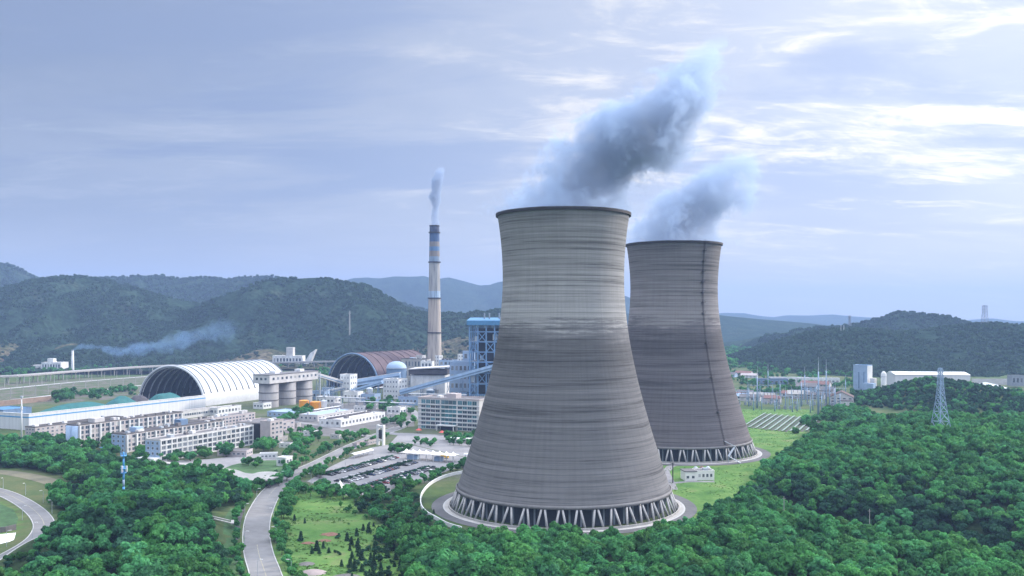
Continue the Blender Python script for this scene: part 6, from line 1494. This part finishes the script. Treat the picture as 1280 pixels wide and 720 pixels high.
# hillsides
for key, step, lab, s0 in (('left', 11, 'distant woods over the front hill at the left', 1.0), ('mid', 10.5, 'distant woods over the hill behind the plant', 1.0), ('right', 9.5, 'distant woods over the broad hill at the right', .95), ('peak', 13, 'distant woods on the pointed hill at the right', 1.2), ('back', 18, 'distant woods on the rear ridge at the left', 1.6), ('foot', 14, 'scattered trees on the low foothills at the left', 1.0)):
    h = HL[key]; x, y = grid_points([(h.x0, h.yf - 100), (h.x1, h.yf - 100), (h.x1, h.yr + 60), (h.x0, h.yr + 60)], step, .48, None, 31); zz1 = h.h(x, y)
    thr = {'foot': .56, 'left': .40, 'mid': .38}.get(key, .34)
    k = (zz1 > 2) & (fbm(x / 70 + 9, y / 70, 3) > thr) & visible(x, y, zz1, 30); x, y, zz1 = x[k], y[k], zz1[k]
    if len(x): scatter('hillside_forest', lab, np.column_stack([x, y, zz1 - 2.0]), s0 * np.random.default_rng(5).uniform(.55, 1.25, len(x)), FARC, 4)
# loose trees and hedges on the plain
def plain(poly, step, thr, seed, lab, s0=1.0):
    x, y = grid_points(gpoly(poly), step, .48, None, seed); k = fbm(x / 30 + seed, y / 30, 3) > thr; x, y = x[k], y[k]
    scatter('scattered_trees', lab, np.column_stack([x, y, H(x, y) - .6]), s0 * np.random.default_rng(seed).uniform(.45, 1.05, len(x)), NEARC, 7)
plain([(905, 462), (1070, 462), (1085, 482), (1095, 502), (1068, 512), (1060, 498), (985, 494), (930, 492), (912, 480)], 11, .55, 21, 'loose trees and bushes among the village houses')
plain([(1040, 512), (1070, 512), (1095, 520), (1060, 530), (1010, 526), (985, 548), (1000, 536)], 7, .36, 22, 'bushes at the edge of the pale strip field')
plain([(0, 455), (250, 448), (390, 452), (380, 462), (250, 458), (100, 466), (0, 474)], 16, .5, 23, 'loose trees at the foot of the left hills')
plain([(395, 462), (620, 455), (620, 462), (520, 470), (395, 474)], 13, .40, 24, 'trees between the plant and the hill behind it')
plain([(60, 498), (100, 492), (170, 486), (172, 494), (120, 500), (70, 504)], 8, .5, 25, 'bushes on the bank behind the teal covered heaps')

# ---- trees inside the plant, each one its own
def tree(kind, label, group, x, y, s, k, crown_=None, zs=1.0):
    t = thing(kind, label, 'tree', (x, y, hz(x, y)), random.uniform(0, 6.28), group); t.scale = (s, s, s * zs)
    link('crown', crown_ or CROWNS[k], t); link('trunk', TRUNKS[k % 4], t); return t
R = random.Random(12)
def cluster(n, poly, label, group, s0, s1, kinds=(0, 1, 2, 3, 5, 6), seed=0, minsep=3.2):
    g = gpoly(poly); xs_ = [p[0] for p in g]; ys_ = [p[1] for p in g]; r = random.Random(seed); got = []; tries = 0
    while len(got) < n and tries < n * 60:
        tries += 1; x, y = r.uniform(min(xs_), max(xs_)), r.uniform(min(ys_), max(ys_))
        if not inpoly(np.array([x]), np.array([y]), g)[0] or any(math.hypot(x - a_, y - b_) < minsep for a_, b_ in got): continue
        got.append((x, y)); tree('park_tree', label, group, x, y, r.uniform(s0, s1), r.choice(kinds))
PG = 'trees inside the power station grounds'
cluster(15, [(180, 580), (200, 572), (240, 568), (268, 562), (272, 568), (230, 582)], 'green tree in the strip below the long facade of the cream dormitory', PG, .6, .95, seed=1)
cluster(7, [(268, 566), (300, 560), (306, 566), (275, 574)], 'dark green tree in front of the far half of the cream dormitory', PG, .7, 1.1, seed=2)
cluster(8, [(316, 560), (340, 556), (346, 562), (322, 568)], 'round green tree before the tall pinkish end block', PG, .8, 1.2, seed=3)
cluster(10, [(100, 566), (108, 560), (146, 566), (150, 572), (112, 574)], 'green tree near the blue roofed shed', PG, .7, 1.1, seed=4)
cluster(10, [(30, 556), (44, 551), (82, 553), (84, 560), (36, 562)], 'dark green tree below the furthest left dormitory', PG, .7, 1.1, seed=5)
cluster(9, [(165, 576), (176, 566), (186, 563), (188, 572), (182, 580)], 'dark tree between the middle and the cream dormitory', PG, .8, 1.1, seed=6)
cluster(12, [(128, 562), (140, 552), (146, 555), (137, 566)], 'dark tree between the left and the middle dormitory', PG, .8, 1.2, seed=26)
cluster(14, [(345, 526), (385, 518), (386, 524), (350, 532)], 'tree in the green strip left of the long white hall', PG, .6, 1.0, seed=7)
cluster(26, [(345, 545), (380, 536), (425, 540), (462, 543), (455, 552), (420, 556), (380, 562), (345, 560)], 'tree in the garden between the dormitory and the gate sign', PG, .55, 1.0, seed=8)
cluster(18, [(350, 572), (375, 562), (412, 560), (420, 564), (385, 578), (362, 590), (352, 590)], 'bushy tree along the dormitory side of the entrance road', PG, .5, .9, (0, 2, 4), seed=9)
cluster(22, [(440, 512), (470, 502), (515, 504), (518, 518), (490, 526), (485, 515)], 'dark green tree around the low white buildings left of the glass office block', PG, .7, 1.1, seed=10)
cluster(14, [(482, 532), (500, 524), (518, 524), (518, 534), (500, 538)], 'tree in the lawn left of the office forecourt', PG, .6, 1.0, seed=11)
cluster(9, [(514, 557), (520, 551), (546, 554), (544, 560)], 'slim green tree in the row behind the gate canopy', PG, .45, .6, seed=12, minsep=2.2)
cluster(16, [(552, 550), (590, 546), (600, 550), (600, 560), (560, 556)], 'green tree in the garden right of the office forecourt', PG, .5, .9, seed=13)
cluster(14, [(484, 562), (500, 558), (512, 562), (508, 568), (490, 568)], 'bush in the green corner left of the gate canopy', PG, .4, .7, seed=14, minsep=2.2)
cluster(9, [(392, 596), (400, 588), (408, 590), (402, 600)], 'small tree at the road end of the car park', PG, .45, .75, (0, 1, 4), seed=15, minsep=2.4)
cluster(20, [(520, 606), (545, 593), (582, 580), (600, 577), (600, 581), (580, 587), (552, 597), (532, 607)], 'dark green tree in the hedge between car park and nearest tower', PG, .4, .7, seed=16, minsep=2.4)
cluster(18, [(300, 606), (318, 606), (350, 602), (368, 592), (372, 596), (345, 610), (325, 616), (304, 614)], 'bushy tree around the curved gatehouse', PG, .5, .9, (0, 4, 2), seed=17)
cluster(6, [(295, 580), (330, 577), (345, 582), (320, 588)], 'small dark tree on the oval lawn', PG, .45, .8, seed=18)
cluster(10, [(66, 498), (78, 494), (92, 494), (90, 500), (72, 503)], 'dark tree standing behind the teal covered heaps', PG, 1.1, 1.6, seed=19)
cluster(10, [(368, 520), (384, 512), (392, 514), (384, 522)], 'green tree below the concrete silos', PG, .7, 1.1, seed=20)
# roadside trees of the main road, hedge at the top of the meadow
RD = 'young trees along the main road'
for side, lab, d0 in ((-1, 'bushy young tree on the wood side of the main road', -9.5), (1, 'bushy young tree on the meadow side of the main road', 10)):
    ln = offset_line(MAIN, d0); acc = 0
    for (a_, b_) in zip(ln[8:-10], ln[9:-9]):
        acc += math.hypot(b_[0] - a_[0], b_[1] - a_[1])
        if acc > 5.5:
            acc = R.uniform(-2, 2); x, y = b_[0] + R.uniform(-1.5, 1.5), b_[1]; tree('roadside_tree', lab, RD, x, y, R.uniform(.38, .72), R.choice((0, 1, 4, 4, 2)))
cluster(34, [(372, 612), (400, 609), (440, 617), (475, 619), (480, 628), (440, 628), (400, 622), (372, 620)], 'round bush in the hedge between meadow and car park', 'hedge trees at the top of the meadow', .5, .85, (0, 1, 2, 4), seed=31, minsep=3.4)
cluster(16, [(352, 622), (366, 612), (372, 622), (366, 650), (362, 690), (352, 680), (350, 650)], 'bushy tree at the road edge of the meadow', 'hedge trees at the top of the meadow', .4, .8, (0, 4, 5), seed=32)
cluster(14, [(425, 632), (500, 632), (510, 650), (430, 650)], 'small round bush scattered in the upper meadow', 'bushes in the meadow', .25, .45, seed=33, minsep=5)
cluster(30, [(850, 655), (880, 640), (925, 622), (945, 632), (915, 652), (870, 668)], 'grey green shrub at the edge of the lawn between tower and wood', 'shrubs by the lawn', .3, .55, (1, 3), seed=34, minsep=2.6)
# dark young conifers
CON = [conifer_mesh(300 + i, 4.2, 1.15) for i in range(4)]
CONR = [crown_mesh('crown', M['leaf_dark'], 400 + i, 1.35, 2.6, .1, 5, 70, .22) for i in range(2)]
CT = MB().tube([(0, 0, -.5), (0, 0, .8)], [.14, .11], 6).mesh('trunk', M['trunk'])
spots = [(381, 654), (368, 651), (445, 632), (462, 655), (452, 640), (390, 692), (399, 692), (411, 691), (419, 691), (424, 694), (396, 688), (440, 698), (452, 700), (463, 706), (423, 673), (434, 676), (454, 663), (467, 658), (470, 676), (478, 668), (427, 708), (476, 712), (446, 684), (460, 688), (470, 690), (404, 685), (376, 676), (356, 674)]
r = random.Random(5)
while len(spots) < 125:
    px, py = r.uniform(436, 545), r.uniform(640, 728)
    if py < 640 + (545 - px) * .25 or any(abs(px - a_) < 4 and abs(py - b_) < 3 for a_, b_ in spots): continue
    spots.append((px, py))
for i, (px, py) in enumerate(spots):
    x, y = G(px, py); s = r.uniform(.55, 1.05) if py > 660 else r.uniform(.42, .75)
    t = thing('young_conifer' if i % 5 < 3 else 'young_tree', ('small dark pointed young conifer standing in the grass meadow' if i % 5 < 3 else 'small dark rounded young tree standing in the grass meadow'), 'tree', (x, y, hz(x, y)), r.uniform(0, 6.28), 'young trees in the meadow'); t.scale = (s * 1.45, s * 1.45, s * r.uniform(.85, 1.2))
    link('crown', CON[i % 4] if i % 5 < 3 else CONR[i % 2], t); link('trunk', CT, t)
# tall grass tufts over meadow and lawns
M['blade'] = leaf_mat('grass_blades', (.09, .19, .05), (.15, .26, .08), .02)
GRM = []
for i in range(3):
    rng2 = np.random.default_rng(i); n = 40; cen = np.stack([rng2.normal(0, .55, n), rng2.normal(0, .55, n), np.abs(rng2.normal(.2, .12, n))], 1); nor = rand_dirs(rng2, n); nor[:, 2] = np.abs(nor[:, 2]); q = leaf_quads(rng2, cen, nor, rng2.uniform(.12, .3, n), .6)
    me = bpy.data.meshes.new('tuft'); me.from_pydata(q.tolist(), [], [(4 * k, 4 * k + 1, 4 * k + 2, 4 * k + 3) for k in range(n)]); me.materials.append(M['blade']); GRM.append(me)
GC = source_coll('tuft_sources', GRM)
x, y = grid_points(MEADOW, 2.4, .5, None, 3); k = (fbm(x / 9, y / 9, 3) > .46) & visible(x, y, H(x, y)) & (dist_line(x, y, MAIN) > 8) & (np.hypot(x - T1[0], y - T1[1]) > 74); x, y = x[k], y[k]
o = scatter('meadow_grass', 'rough tufted grass of the meadow', np.column_stack([x, y, H(x, y)]), np.random.default_rng(1).uniform(.35, .85, len(x)), GC, 3); o['category'] = 'grass'
x, y = grid_points(LAWN, 3.2, .5, None, 4); k = (fbm(x / 9, y / 9, 3) > .52) & clear(x, y) & visible(x, y, H(x, y)) & (np.hypot(x - 112, y - 569) > 14); x, y = x[k], y[k]
o = scatter('lawn_grass', 'rough tufted grass of the lawn between the towers', np.column_stack([x, y, H(x, y)]), np.random.default_rng(1).uniform(.25, .6, len(x)), GC, 3); o['category'] = 'grass'

plain([(900, 440), (950, 436), (960, 446), (925, 462), (905, 468)], 20, .35, 41, 'loose trees on the plain right of the rear tower', 1.5)
